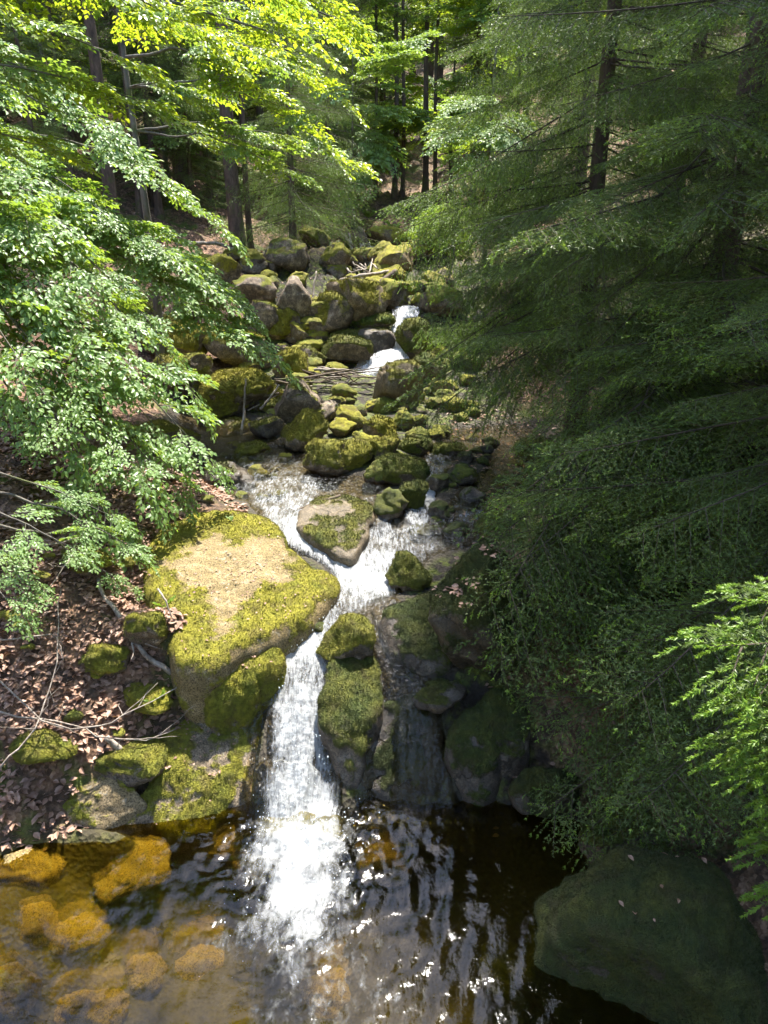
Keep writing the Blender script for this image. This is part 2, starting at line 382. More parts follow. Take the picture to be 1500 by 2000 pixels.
def mat_bark(name, a, b, moss=0.0, scale=14):
    s = NT(name)
    geo = s.n('ShaderNodeNewGeometry'); pos = geo.outputs['Position']
    mp = s.n('ShaderNodeMapping', None, Vector=pos); mp.inputs['Scale'].default_value = (1, 1, .28)
    n = s.noise(mp, scale, 6, .7, .3); n2 = s.noise(pos, 3, 4, .6); n3 = s.noise(pos, 60, 3, .6)
    c = s.mix(s.ramp(n.outputs[0], [(.35, (0, 0, 0)), (.65, (1, 1, 1))]).outputs[0], a, b)
    c = s.mix(s.ramp(n2.outputs[0], [(.62 - .3 * moss, (0, 0, 0)), (.72 - .3 * moss, (1, 1, 1))]).outputs[0], c, c4(.09, .10, .03)) if moss else c
    bp = s.n('ShaderNodeBump', None, Strength=.8, Distance=.02, Height=s.math('ADD', n.outputs[0], s.math('MULTIPLY', n3.outputs[0], .4)))
    bs = s.n('ShaderNodeBsdfPrincipled', None, Base_Color=c, Roughness=.85, Normal=bp)
    return s.done(bs)

M_ROCK = mat_rock(); M_GROUND = mat_ground()
M_POOL = mat_water('pool_water', c4(.80, .70, .27), flow=(6, 3, 3), foam_lo=.04, foam_hi=.95, ripple=(7, 2.6, 6), rip=.11, refr=.4, white=.60, base_rough=.05)
M_STREAM = mat_water('stream_water', c4(.95, .88, .68), flow=(13, 3, 3), foam_lo=.14, foam_hi=.92, ripple=(16, 7, 7), rip=.7, base_rough=.08)
M_LEAF = mat_leaf('beech_leaf', c4(.10, .20, .045), c4(.24, .36, .11), c4(.22, .40, .03), c4(.48, .58, .06), rough=.48, transl=.42, spec=.75)
M_LEAFY = mat_leaf('young_beech_leaf', c4(.10, .20, .02), c4(.19, .28, .03), c4(.34, .54, .03), c4(.62, .64, .03), rough=.34, transl=.5)
M_LITTER = mat_leaf('fallen_leaf', c4(.17, .085, .05), c4(.50, .32, .23), c4(.2, .1, .04), c4(.3, .16, .07), rough=.55, transl=.15)
M_NEEDLE = mat_needle()
M_SPRUCE_BARK = mat_bark('spruce_bark', c4(.045, .03, .022), c4(.15, .10, .075), .25)
M_TWIG = mat_bark('spruce_twig', c4(.03, .02, .014), c4(.085, .062, .042))
M_BEECH_BARK = mat_bark('beech_bark', c4(.07, .06, .05), c4(.19, .17, .14), .3, 9)
M_DEAD = mat_bark('weathered_wood', c4(.17, .13, .10), c4(.42, .36, .30), 0, 20)
M_DARKWOOD = mat_bark('wet_wood', c4(.05, .035, .025), c4(.16, .115, .08), .2, 20)

# ------------------------------------------------------------------ ground
def lines(parts):
    out = [parts[0][0]]
    for a, b, st in parts:
        n = max(1, int(round((b - a) / st))); out += list(np.linspace(a, b, n + 1)[1:])
    return np.array(out)
def grid_faces(nx, ny):
    i = np.arange(ny - 1)[:, None] * nx + np.arange(nx - 1)[None]
    return np.stack([i, i + 1, i + nx + 1, i + nx], -1).reshape(-1, 4)
gx = lines([(-90, -30, 6), (-30, -10, 1), (-10, -4.2, .2), (-4.2, 3, .045), (3, 9, .2), (9, 30, 1), (30, 90, 6)])
gy = lines([(-30, 0, 1.5), (0, 2.4, .15), (2.4, 9.5, .04), (9.5, 15, .07), (15, 24, .2), (24, 50, .8), (50, 110, 4)])
X, Y = np.meshgrid(gx, gy)
Z = gh(X, Y)
dch, _ = channel(X.ravel(), Y.ravel())
inpool = (Y.ravel() < 4.8) & (Z.ravel() < .1)
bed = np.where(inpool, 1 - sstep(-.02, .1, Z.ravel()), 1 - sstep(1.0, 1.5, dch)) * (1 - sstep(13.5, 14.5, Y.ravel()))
_xl = np.interp(Y.ravel(), XY, XL); _xr = np.interp(Y.ravel(), XY, XR)
damp = (1 - sstep(-.2, .5, np.maximum(_xl - X.ravel(), X.ravel() - _xr))) * (1 - .75 * sstep(17.5, 21, Y.ravel()))
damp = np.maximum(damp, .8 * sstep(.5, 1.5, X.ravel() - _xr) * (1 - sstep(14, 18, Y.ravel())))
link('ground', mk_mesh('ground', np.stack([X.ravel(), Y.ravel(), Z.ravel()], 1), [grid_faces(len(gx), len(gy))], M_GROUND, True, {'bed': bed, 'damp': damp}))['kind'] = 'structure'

# ------------------------------------------------------------------ water
PLUNGE = at_z(590, 1640, 0)
def build_pool():
    xs = np.arange(-4.6, 2.9, .022); ys = np.concatenate([np.arange(-1, 2.4, .08), np.arange(2.4, 4.95, .018)])
    X, Y = np.meshgrid(xs, ys); x = X.ravel(); y = Y.ravel()
    px, py = PLUNGE[0], PLUNGE[1]
    r = np.hypot((x - px), (y - py) * 1.0)
    # plunge: a boiling white mound, foam drifting towards the camera
    a = np.arctan2(x - px, py - y)
    p = np.stack([x, y, np.zeros_like(x)], 1)
    warp = fbm(p * 3.2, 4) * .22
    xx = x + warp * .5; yy = y + fbm(p * 2.6 + 7, 3) * .12
    foam = np.exp(-(((xx - px) / .40) ** 2 + ((yy - (py - .12)) / .42) ** 2))
    foam = np.maximum(foam, .88 * np.exp(-(((xx - px - .02) / .34) ** 2 + ((yy - (py - .50)) / .42) ** 2)))
    foam = np.maximum(foam, .44 * np.exp(-(((xx - px - .04) / .66) ** 2 + ((yy - (py - .85)) / .45) ** 2)))
    foam = np.maximum(foam, .30 * np.exp(-(((xx - px - .25) / .95) ** 2 + ((yy - (py - 1.25)) / .65) ** 2)))
    z = .09 * np.exp(-(r / .34) ** 2) + np.exp(-(r / .5) ** 2) * (.055 * fbm(p * 7, 4) + .02 * fbm(p * 22, 3))
    wave = .0065 * np.sin(r * 24 + warp * 16) * np.exp(-r / 1.5) * sstep(.2, .5, r)
    q = np.stack([x * 3.2 + y * 1.1, y * 1.5 - x * .5, np.zeros_like(x)], 1)
    chop = .009 * fbm(q * 2.2 + 3, 3) + .003 * fbm(q * 6, 2)
    near = np.exp(-np.maximum(0, r - .3) / 1.3)
    z += wave + chop * (.18 + .55 * near)
    # ribs of current sweeping out of the right side
    s = np.exp(-((x - (px + .95 + .25 * (py - y))) / .5) ** 2)
    q = np.stack([x * 7 - y * 1.5, y * 1.5, np.ones_like(x)], 1)
    z += s * .011 * fbm(q, 2) * .75
    ch, _ = channel(x, y); z -= .25 * sstep(4.56, 4.66, y) * (np.abs(x - px) < .42)
    me = mk_mesh('pool', np.stack([x, y, z], 1), [grid_faces(len(xs), len(ys))], M_POOL, True, {'foam': np.clip(foam, 0, 1)})
    link('pool', me)['kind'] = 'structure'
build_pool()

def build_stream():
    xs = np.arange(-3.6, 2.7, .021); ys = np.concatenate([np.arange(4.45, 6.0, .012), np.arange(6.0, 8.4, .02), np.arange(8.4, 13.6, .035)])
    X, Y = np.meshgrid(xs, ys); x = X.ravel(); y = Y.ravel()
    d, foam = channel(x, y)
    p = np.stack([x, y, wl(y)], 1)
    st = np.stack([x * 9, y * 2.2, wl(y) * 2.2], 1)
    rough = np.clip(foam, 0, 1)
    z = wls(x, y) + rough * (.035 * fbm(st, 4) + .016 * fbm(p * 18, 3)) + .008 * fbm(st * .7 + 5, 3)
    z += .035 * np.maximum(0, 1 - d) * rough - .05 * sstep(.9, 1.5, d)
    below = 1 - sstep(4.46, 4.58, y); z -= below * .10; z += .03 * (y < 4.9) * (x < -.35) - .07 * (1 - sstep(4.6, 4.85, y)) * (x > -.3)
    keep = (d < 1.55)
    F = grid_faces(len(xs), len(ys)); F = F[keep[F].all(1)]
    use = np.zeros(len(x), bool); use[F.ravel()] = True; idx = np.cumsum(use) - 1
    me = mk_mesh('stream', np.stack([x, y, z], 1)[use], [idx[F]], M_STREAM, True, {'foam': foam[use]})
    link('stream', me)['kind'] = 'structure'
build_stream()

def ribbon(name, L, Rr, foam, bulge=.05, na=26, nb=60, amp=.03, seed=0):
    """a sheet of falling water lofted between a left and a right edge"""
    L = np.array(L); Rr = np.array(Rr); t = np.linspace(0, 1, nb); k = np.linspace(0, 1, len(L))
    Lc = np.stack([np.interp(t, k, L[:, j]) for j in range(3)], 1); Rc = np.stack([np.interp(t, k, Rr[:, j]) for j in range(3)], 1)
    for _ in range(4):
        for A in (Lc, Rc): A[1:-1] = (A[:-2] + 2 * A[1:-1] + A[2:]) / 4
    a = np.linspace(0, 1, na)
    P = Lc[:, None] * (1 - a)[None, :, None] + Rc[:, None] * a[None, :, None]
    P = P.reshape(-1, 3)
    aa = np.tile(a, nb); f = np.repeat(np.interp(t, k, foam), na)
    q = np.stack([aa * 7 + seed, np.repeat(t, na) * 3, np.full(len(aa), seed * 1.7)], 1)
    off = bulge * np.sin(np.pi * aa) + amp * fbm(q, 3)
    P[:, 1] -= off * .8; P[:, 2] += off * .5
    me = mk_mesh(name, P, [grid_faces(na, nb)], M_STREAM, True, {'foam': np.clip(f * (.55 + .45 * np.sin(np.pi * aa)), 0, 1)})
    link(name, me)['kind'] = 'structure'
ribbon('waterfall', [at_y(765, 600, 13.6), at_y(768, 625, 13.15), at_y(762, 650, 12.9), at_y(768, 690, 12.75), at_y(765, 712, 12.6)],
       [at_y(822, 600, 13.6), at_y(815, 622, 13.15), at_y(786, 650, 12.9), at_y(788, 690, 12.75), at_y(808, 716, 12.6)], [.6, .85, .95, 1, .9], .08, seed=1)
ribbon('waterfall', [at_y(768, 680, 12.66), at_y(735, 686, 12.55), at_y(705, 702, 12.4), at_y(682, 728, 12.2)],
       [at_y(795, 690, 12.6), at_y(805, 712, 12.4), at_y(790, 735, 12.2), at_y(745, 750, 12.05)], [.95, .9, .75, .6], .12, seed=2)
ribbon('waterfall', [at_y(238, 615, 12.5), at_y(239, 640, 12.4), at_y(236, 660, 12.3)], [at_y(247, 615, 12.5), at_y(250, 640, 12.4), at_y(254, 660, 12.3)], [.8, .7, .5], .03, 10, 24, seed=3)

# ------------------------------------------------------------------ rocks
def ico(sub):
    bm = bmesh.new(); bmesh.ops.create_icosphere(bm, subdivisions=sub, radius=1.0)
    V = np.array([v.co[:] for v in bm.verts]); F = np.array([[v.index for v in f.verts] for f in bm.faces]); bm.free()
    return V, F
ICO = {k: ico(k) for k in (3, 4, 5)}

def rock_verts(seed, W, D, H, sub=4, cuts=7, block=.25, rough=.10, moss=.5):
    r = np.random.default_rng(seed); V, F = ICO[sub]; V = V.copy()
    V = np.sign(V) * np.abs(V) ** (1 - block); V /= np.maximum(np.linalg.norm(V, axis=1)[:, None], .8)
    for _ in range(cuts):
        n = r.normal(size=3); n[2] = n[2] * .8 + .15; n /= np.linalg.norm(n); d = r.uniform(.5, .85)
        e = V @ n - d; V -= np.where(e > 0, e * .9, 0)[:, None] * n
    V += V * (fbm(V * 1.1 + seed * 3.1, 3) * rough * 1.6)[:, None]
    V += V * (fbm(V * 3.5 + seed * 1.7, 4) * rough * .55)[:, None]
    ext = V.max(0) - V.min(0); V = (V - (V.max(0) + V.min(0)) / 2) / ext
    V *= np.array([W, D, H])
    N = V / (np.linalg.norm(V, axis=1)[:, None] + 1e-6)
    V += N * ((fbm(V * 14 + seed, 3) * .012 + (fbm(V * 45 + seed, 2) * .006 if sub > 4 else 0)) * (1 + moss))[:, None]
    return V, F

def vnormals(V, F):
    N = np.zeros_like(V)
    for f in F:
        fn = np.cross(V[f[:, 1]] - V[f[:, 0]], V[f[:, 2]] - V[f[:, 0]])
        for k in range(f.shape[1]): np.add.at(N, f[:, k], fn)
    return N / (np.linalg.norm(N, axis=1)[:, None] + 1e-12)
BLADES = 0
def finish_rock(name, V, F, origin, moss, seed, px, extra=0.0):
    """moss cover where the stone faces up: thickness in the mesh, a fuzz of short blades on the rocks near the camera"""
    global BLADES
    Wp = V + np.asarray(origin)[None]; N = vnormals(V, F)
    a = .62 * N[:, 2] - .62 + 1.35 * moss + .42 * fbm(Wp * 2.3 + seed, 4) + .10 * fbm(Wp * 13, 2) + extra
    mk = sstep(.36, .56, a)
    V = V + N * (mk * (.010 + .014 * fbm(Wp * 7 + 3, 2)))[:, None]
    o = link(name, mk_mesh(name, V, F, M_ROCK, True, {'moss': a})); o.location = origin
    if px > 62 and moss > .2 and origin[1] < 15:
        T = np.vstack([f[:, :3] if f.shape[1] == 3 else np.vstack([f[:, [0, 1, 2]], f[:, [0, 2, 3]]]) for f in F])
        P = V[T]; ar = np.linalg.norm(np.cross(P[:, 1] - P[:, 0], P[:, 2] - P[:, 0]), axis=1) / 2 * (mk[T].mean(1) > .5)
        ar *= (N[T].mean(1)[:, 2] > -.2)
        tot = ar.sum(); sc = max(1.0, origin[1] / 6.0); n = int(min(26000, tot * 15000 / sc ** 2))
        if n > 50:
            r = np.random.default_rng(seed + 1); k = r.choice(len(T), n, p=ar / tot); w = r.random((n, 2)); w = np.where(w.sum(1, keepdims=True) > 1, 1 - w, w)
            b = P[k, 0] + (P[k, 1] - P[k, 0]) * w[:, :1] + (P[k, 2] - P[k, 0]) * w[:, 1:]; nn = N[T[k]].mean(1)
            d = nn + np.array([0, 0, .4]) + r.normal(size=(n, 3)) * .55; d /= np.linalg.norm(d, axis=1)[:, None]
            s = np.cross(d, r.normal(size=(n, 3))); s /= np.linalg.norm(s, axis=1)[:, None] + 1e-9
            ln = (.009 + .015 * r.random(n) ** 2) * sc; wd = .0032 * sc
            VV = np.stack([b - s * wd - nn * .003, b + s * wd - nn * .003, b + d * ln[:, None]], 1).reshape(-1, 3)
            m = link('moss', mk_mesh('moss', VV, [np.arange(3 * n).reshape(-1, 3)], M_ROCK, True, {'moss': np.full(3 * n, 2.0)}), o); m['kind'] = 'stuff'; BLADES += n
            o['_moss'] = 1
    return o

BOULDERS = []
def boulder(box, label, moss=.5, yel=.5, tone=0.0, wet=0.0, tilt=(0, 0), sub=None, cuts=7, block=.25, seed=None, depth=.85, rz=None, sink=.35, name='boulder', group=None, hh=None, y=None, rough=.10):
    u0, v0, u1, v1 = box; uc, vc = (u0 + u1) / 2, (v0 + v1) / 2
    seed = seed if seed is not None else int(u0 * 7 + v0 * 13) % 9973
    H = .3
    for _ in range(4):
        c = at_y(uc, vc, y) if y is not None else pg(uc, vc, H * sink)
        k = px_size(c); W = (u1 - u0) * k; hp = (v1 - v0) * k
        th = math.atan2(CAM_Z - c[2], c[1]); D = W * depth
        D = min(D, hp / max(.05, math.sin(th)) * .8)
        H = max(.35 * W, (hp - D * math.sin(th) * .75) / math.cos(th)) if hh is None else hh
    W *= 1.08; H *= 1.06; D *= 1.05
    sub = sub or (5 if W * 1.0 / k > 150 else 4 if W / k > 34 else 3)
    V, F = rock_verts(seed, W * 1.04, D * 1.04, H * 1.08, sub, cuts, block, rough, moss)
    R = Matrix.Rotation(tilt[0], 3, 'Y') @ Matrix.Rotation(tilt[1], 3, 'X')
    V = V @ np.array(R).T
    moss = min(1.0, moss + .19)
    o = finish_rock(name, V, [F], c, moss, seed, W / k)
    o.color = (moss, yel, tone, wet)
    tag(o, label, 'boulder' if name == 'boulder' else 'stone', group)
    BOULDERS.append(o)
    return o

def slab(pts, label, moss, yel, tone=0.0, wet=0.0, bulge=.12, lip=.12, skirt=.6, seed=1, amp=.05, name='boulder', nphi=200, fine=.012, edge=0.0):
    """a rock given by its upper rim: (u, v, height) of each rim point, domed top, rounded lip, sides going down"""
    P = np.array([at_z(u, v, zm(z)) for u, v, z in pts]); c = P.mean(0)
    A = np.c_[P[:, 0] - c[0], P[:, 1] - c[1], np.ones(len(P))]; pl = np.linalg.lstsq(A, P[:, 2], rcond=None)[0]
    ang = np.arctan2(P[:, 1] - c[1], P[:, 0] - c[0]); rad = np.hypot(P[:, 0] - c[0], P[:, 1] - c[1])
    o = np.argsort(ang); ang = ang[o]; rad = rad[o]; res = (P[:, 2] - A @ pl)[o]
    ph = np.linspace(-np.pi, np.pi, nphi, endpoint=False)
    ext = lambda q: np.interp(ph, np.r_[ang - 2 * np.pi, ang, ang + 2 * np.pi], np.r_[q, q, q])
    rr, re = ext(rad), ext(res)
    ker = np.hanning(9); ker /= ker.sum()
    sm = lambda q: np.convolve(np.r_[q[-4:], q, q[:4]], ker, 'valid')
    rr, re = sm(rr), sm(re)
    ns, nk = 44, 20; V = []
    for k in range(1, ns + 1):
        s = (k / ns) ** .85; r = rr * s; d = np.maximum(0, r - (rr - lip)); 
        z = pl[0] * r * np.cos(ph) + pl[1] * r * np.sin(ph) + pl[2] + re * s ** 2 + bulge * (1 - s * s)
        z -= lip - np.sqrt(np.maximum(0, lip ** 2 - np.minimum(d, lip * .97) ** 2))
        V.append(np.stack([c[0] + r * np.cos(ph), c[1] + r * np.sin(ph), z], 1))
    last = V[-1]
    for k in range(1, nk + 1):
        t = k / nk; r = rr * (1 + .04 * math.sin(t * 3.1) - .10 * t)
        V.append(np.stack([c[0] + r * np.cos(ph), c[1] + r * np.sin(ph), last[:, 2] - skirt * t], 1))
    V = np.vstack([V[0].mean(0)[None], *V]); rows = ns + nk
    i = 1 + np.arange(rows - 1)[:, None] * nphi; j = np.arange(nphi)[None]; k = (j + 1) % nphi
    Q = np.stack([i + j, i + nphi + j, i + nphi + k, i + k], -1).reshape(-1, 4)
    T = np.stack([np.zeros(nphi, int), 1 + np.arange(nphi), 1 + (np.arange(nphi) + 1) % nphi], 1)
    n = np.stack([np.cos(np.arctan2(V[:, 1] - c[1], V[:, 0] - c[0])) * .5, np.sin(np.arctan2(V[:, 1] - c[1], V[:, 0] - c[0])) * .5, np.ones(len(V)) * .8], 1)
    V = V + n * (amp * fbm(V * 2.2 + seed * 5, 4) + fine * fbm(V * 7 + seed, 2))[:, None]
    base = V.mean(0); base[2] = V[:, 2].min()
    ob = finish_rock(name, V - base, [T, Q[:, ::-1]][::1] if False else [T, Q], base, moss, seed, 400, edge * (np.r_[0, np.repeat([min(1.0, ((q + 1) / ns) ** .85) for q in range(ns)] + [1.0] * nk, nphi)] - .72) * 1.6)
    ob.color = (moss, yel, tone, wet); tag(ob, label, 'boulder'); BOULDERS.append(ob)
    return ob

SLAB = slab([(385, 1000, 1.80), (470, 990, 1.78), (530, 1005, 1.72), (555, 1060, 1.62), (610, 1100, 1.50), (662, 1130, 1.42), (650, 1165, 1.38), (560, 1225, 1.33), (470, 1265, 1.3), (400, 1305, 1.25), (350, 1305, 1.25), (328, 1215, 1.40), (280, 1130, 1.65), (290, 1050, 1.8)],
     'large sunlit rock slab with tan top and yellow moss edge left of the cascade', .48, .95, .55, 0, bulge=.04, lip=.13, skirt=.7, seed=2, edge=.55)
OBLONG = slab([(388, 1335, 1.02), (430, 1290, 1.10), (500, 1245, 1.20), (545, 1250, 1.20), (550, 1290, 1.12), (505, 1325, 1.02), (450, 1365, .90), (410, 1368, .92)],
     'oblong bright green mossy boulder leaning below the sunlit slab beside the falls', .85, .75, bulge=.09, lip=.11, skirt=.55, seed=4)
RAMP = slab([(300, 1420, .52), (390, 1378, .62), (470, 1372, .60), (535, 1395, .52), (550, 1450, .34), (520, 1520, .14), (445, 1592, -.02), (370, 1628, -.06), (290, 1620, -.04), (235, 1605, .02), (290, 1540, .22), (305, 1470, .40)],
     'sloping moss and bare stone ramp running down into the amber pool left of the falls', .50, .70, .12, .1, edge=.25, bulge=.06, lip=.10, skirt=.5, seed=5)
slab([(125, 1560, .22), (190, 1515, .36), (250, 1530, .33), (290, 1570, .16), (240, 1610, .02), (160, 1622, .0), (120, 1600, .06)],
     'low tan rock shelf at the pool edge left of the mossy ramp', .38, .6, .35, .0, bulge=.06, lip=.07, skirt=.4, seed=6)
slab([(0, 1480, .50), (110, 1465, .52), (200, 1495, .42), (150, 1560, .18), (60, 1620, .05), (-60, 1640, .0), (-90, 1540, .3)],
     'dark shaded mossy bank rock at the left edge above the pool', .55, .2, 0, .3, bulge=.05, lip=.1, skirt=.5, seed=8)
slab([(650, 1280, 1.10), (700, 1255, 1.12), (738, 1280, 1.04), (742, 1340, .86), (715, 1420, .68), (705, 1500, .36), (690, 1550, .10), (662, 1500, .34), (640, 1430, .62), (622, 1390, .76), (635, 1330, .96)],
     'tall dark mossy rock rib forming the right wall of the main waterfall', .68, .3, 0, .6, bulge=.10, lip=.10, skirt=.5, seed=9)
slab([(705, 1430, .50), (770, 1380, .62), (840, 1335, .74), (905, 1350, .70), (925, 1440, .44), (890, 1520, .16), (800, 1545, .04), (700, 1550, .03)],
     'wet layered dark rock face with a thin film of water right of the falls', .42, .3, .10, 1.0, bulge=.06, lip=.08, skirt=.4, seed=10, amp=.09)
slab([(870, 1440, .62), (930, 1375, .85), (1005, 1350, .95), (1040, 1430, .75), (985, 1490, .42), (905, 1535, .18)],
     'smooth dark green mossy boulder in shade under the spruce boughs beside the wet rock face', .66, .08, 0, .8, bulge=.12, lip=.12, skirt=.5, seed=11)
slab([(600, 985, 1.72), (650, 965, 1.74), (705, 975, 1.72), (718, 1020, 1.64), (705, 1060, 1.54), (690, 1092, 1.46), (640, 1065, 1.54), (598, 1040, 1.60)],
     'flat wet tan rock with a green moss corner splitting the cascade in two', .36, .55, .30, .5, bulge=.05, lip=.06, skirt=.35, seed=12)
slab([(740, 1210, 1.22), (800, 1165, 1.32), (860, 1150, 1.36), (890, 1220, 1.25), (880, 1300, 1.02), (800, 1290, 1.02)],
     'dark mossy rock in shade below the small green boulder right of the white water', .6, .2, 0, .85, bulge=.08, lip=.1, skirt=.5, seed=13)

B = boulder
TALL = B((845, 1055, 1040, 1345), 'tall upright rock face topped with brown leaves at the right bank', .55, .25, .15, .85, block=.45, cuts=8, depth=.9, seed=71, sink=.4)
B((628, 1196, 728, 1300), 'rounded boulder with bright yellow green moss cap standing mid falls', .62, .8, 0, .25, block=.3, cuts=5, seed=72)
B((758, 1078, 836, 1158), 'small moss topped boulder at the right edge of the white water pool', .62, .45, 0, .4, seed=73)
B((735, 884, 832, 950), 'broad green mossy boulder at the low end of the boulder jumble', .72, .35, 0, .2, seed=74, block=.2)
B((714, 898, 770, 952), 'dark mossy boulder wedged against the broad green one', .55, .35, 0, .2, seed=75)
B((657, 860, 722, 926), 'round yellow mossy boulder at the foot of the jumble', .75, .8, 0, .1, seed=76)
B((718, 854, 777, 908), 'yellow mossy boulder second from the foot of the jumble', .70, .85, 0, .1, seed=77)
B((598, 852, 692, 934), 'mossy boulder with a sharply shadowed front beside the left cascade', .58, .85, 0, .15, seed=78, block=.35)
B((548, 804, 642, 894), 'big pointed mossy boulder overhanging the left channel', .55, .85, .1, .1, seed=79, block=.4, tilt=(-.3, 0))
B((643, 816, 694, 858), 'small golden mossy boulder in the middle of the jumble', .5, .9, .3, 0, seed=80)
B((658, 792, 712, 844), 'angular olive boulder just under the driftwood dam', .5, .8, .1, 0, seed=81, block=.4)
B((712, 812, 774, 862), 'mossy block right of the angular olive boulder', .55, .75, .05, 0, seed=82)
B((690, 842, 738, 874), 'flat brown stone between two golden boulders', .35, .8, .4, 0, seed=83)
B((768, 802, 806, 842), 'small shaded boulder right of the mossy block', .5, .5, 0, .1, seed=84)
B((733, 706, 822, 814), 'tall brown wet block standing right of the driftwood dam', .30, .8, .35, .35, seed=85, block=.45, cuts=5)
B((536, 738, 628, 828), 'smooth grey brown boulder left of the driftwood dam', .24, .6, .05, .1, seed=86, block=.3)
B((608, 782, 668, 828), 'bare grey stone below the driftwood dam', .15, .5, 0, .1, seed=87)
B((488, 808, 558, 864), 'black shaded boulder at the mouth of the amber pool', .35, .7, 0, .4, seed=88)
B((385, 716, 545, 812), 'large yellow mossy boulder above the amber pool', .68, .95, .1, 0, seed=89, block=.3, cuts=9)
B((310, 690, 408, 776), 'dark mossy boulder left of the large yellow one', .45, .7, 0, .1, seed=90)
B((284, 620, 410, 705), 'broad olive boulder behind the beech sprays', .62, .8, 0, 0, seed=91)
B((536, 682, 600, 748), 'pointed mossy boulder above the grey brown one', .62, .9, 0, 0, seed=92, block=.4)
B((574, 676, 634, 722), 'dark slanting stone left of the green rimmed boulder', .25, .5, 0, .2, seed=93)
B((624, 648, 722, 714), 'dark boulder with a bright green moss rim left of the upper falls', .55, .4, 0, .2, seed=94, block=.35)
B((698, 640, 768, 694), 'black wet boulder beside the upper falls', .30, .7, 0, .6, seed=95, block=.4)
B((694, 603, 766, 646), 'vivid green moss cushion boulder above the black wet one', .85, .15, 0, 0, seed=96)
B((638, 543, 752, 622), 'great slanting angular boulder crowning the jumble', .45, .85, .15, 0, seed=97, block=.45, cuts=8, tilt=(.35, 0))
B((612, 574, 692, 656), 'dark cube shaped boulder under the great slanting one', .45, .8, 0, .1, seed=98, block=.5)
B((537, 543, 612, 632), 'bare grey angular boulder in the spruce shade', .12, .5, 0, 0, seed=99, block=.45)
B((554, 628, 606, 670), 'small grey speckled stone below the bare grey boulder', .35, .8, .1, 0, seed=100)
B((522, 604, 584, 664), 'olive mossy boulder left of the speckled stone', .6, .85, 0, 0, seed=101)
B((596, 640, 640, 668), 'small round mossy stone above the dark slanting one', .6, .8, 0, 0, seed=102)
B((578, 618, 632, 648), 'yellow capped flat stone under the dead stem', .65, .95, 0, 0, seed=103)
B((580, 662, 632, 690), 'flat mossy slab stone with a lime top', .75, .7, 0, 0, seed=104)
B((626, 480, 684, 536), 'shaded boulder left of the driftwood tangle', .45, .7, 0, 0, seed=105, block=.4)
B((688, 446, 722, 492), 'upright pale slab behind the driftwood tangle', .15, .7, .1, 0, seed=106, block=.4, depth=.6)
B((732, 482, 806, 534), 'tan and yellow boulder right of the driftwood tangle', .40, .95, .45, 0, seed=107)
B((716, 444, 800, 488), 'mossy hummock boulder at the top of the clearing', .55, .8, .1, 0, seed=108)
B((730, 520, 790, 560), 'golden mossy boulder over the dark log', .5, .95, .3, 0, seed=109)
B((736, 548, 800, 606), 'mossy boulder above the lip of the upper falls', .7, .6, 0, 0, seed=110)
B((776, 624, 842, 700), 'mossy boulder at the right edge of the upper falls', .6, .4, 0, .2, seed=111, block=.35)
B((806, 690, 868, 750), 'shaded mossy boulder under the spruce tips by the upper falls', .55, .2, 0, .2, seed=112)
B((820, 560, 900, 620), 'shaded boulder behind the spruce tips above the falls', .5, .3, 0, 0, seed=113)
B((440, 540, 540, 600), 'grey dome boulder in shade at the foot of the tall spruce', .2, .5, 0, 0, seed=114)
B((480, 590, 545, 660), 'dark boulder in the shaded gap left of the grey angular one', .3, .5, 0, 0, seed=115)
B((395, 500, 465, 560), 'yellow mossy boulder left of the tall spruce trunk', .65, 1, 0, 0, seed=116)
B((240, 590, 320, 650), 'dark wet boulder beside the thin side trickle', .35, .5, 0, .4, seed=117)
B((160, 640, 236, 700), 'low mossy boulder left of the side trickle', .5, .7, 0, .2, seed=118)
B((410, 640, 520, 730), 'olive boulder behind the large yellow mossy one', .6, .85, 0, 0, seed=119)
B((462, 862, 524, 912), 'lime green moss cushion stone in the left channel', .85, .65, 0, .1, seed=120, sink=.15)
B((478, 906, 524, 946), 'small mossy stone below the lime cushion', .7, .7, 0, .3, seed=121, sink=.1)
B((398, 898, 500, 990), 'dark streaming wet rock left of the white cascade', .25, .5, .1, .95, seed=122, sink=.05, rough=.16)
B((408, 816, 492, 862), 'flat amber rock half drowned in the upper shallow', .25, .9, .75, .5, seed=123, sink=.05)
B((768, 934, 832, 1004), 'glistening green boulder beside the little twin fall', .6, .25, 0, .5, seed=124)
B((838, 978, 884, 1024), 'dark round boulder under the little twin fall', .45, .2, 0, .7, seed=125)
B((838, 926, 876, 966), 'small green stone right of the little twin fall', .65, .2, 0, .4, seed=126)
B((735, 955, 790, 1020), 'wet mossy stone in the middle channel', .55, .4, 0, .6, seed=127)
B((843, 858, 910, 910), 'mossy boulder in shade right of the jumble', .6, .3, 0, .2, seed=128)
B((780, 850, 842, 892), 'green boulder behind the broad one', .65, .35, 0, .2, seed=129)
B((958, 932, 1004, 968), 'little green moss stone alone in the shaded right channel', .75, .2, 0, .4, seed=130, sink=.15)
B((868, 1022, 912, 1062), 'black wet stone splitting the right channel', .25, .2, 0, .9, seed=131)
B((800, 1022, 852, 1052), 'low drowned green stone in the right channel', .6, .3, 0, .8, seed=132, sink=.0)
B((900, 950, 950, 1000), 'dark stone at the bend of the right channel', .4, .2, 0, .7, seed=133)
B((880, 905, 930, 950), 'brown green stone above the bend of the right channel', .55, .3, 0, .3, seed=134)
B((930, 1000, 1000, 1060), 'mossy stone at the right bank over the tall rock face', .5, .2, 0, .3, seed=135)
B((1010, 850, 1090, 900), 'dim stone under low spruce boughs by the right channel', .5, .2, 0, .3, seed=136)
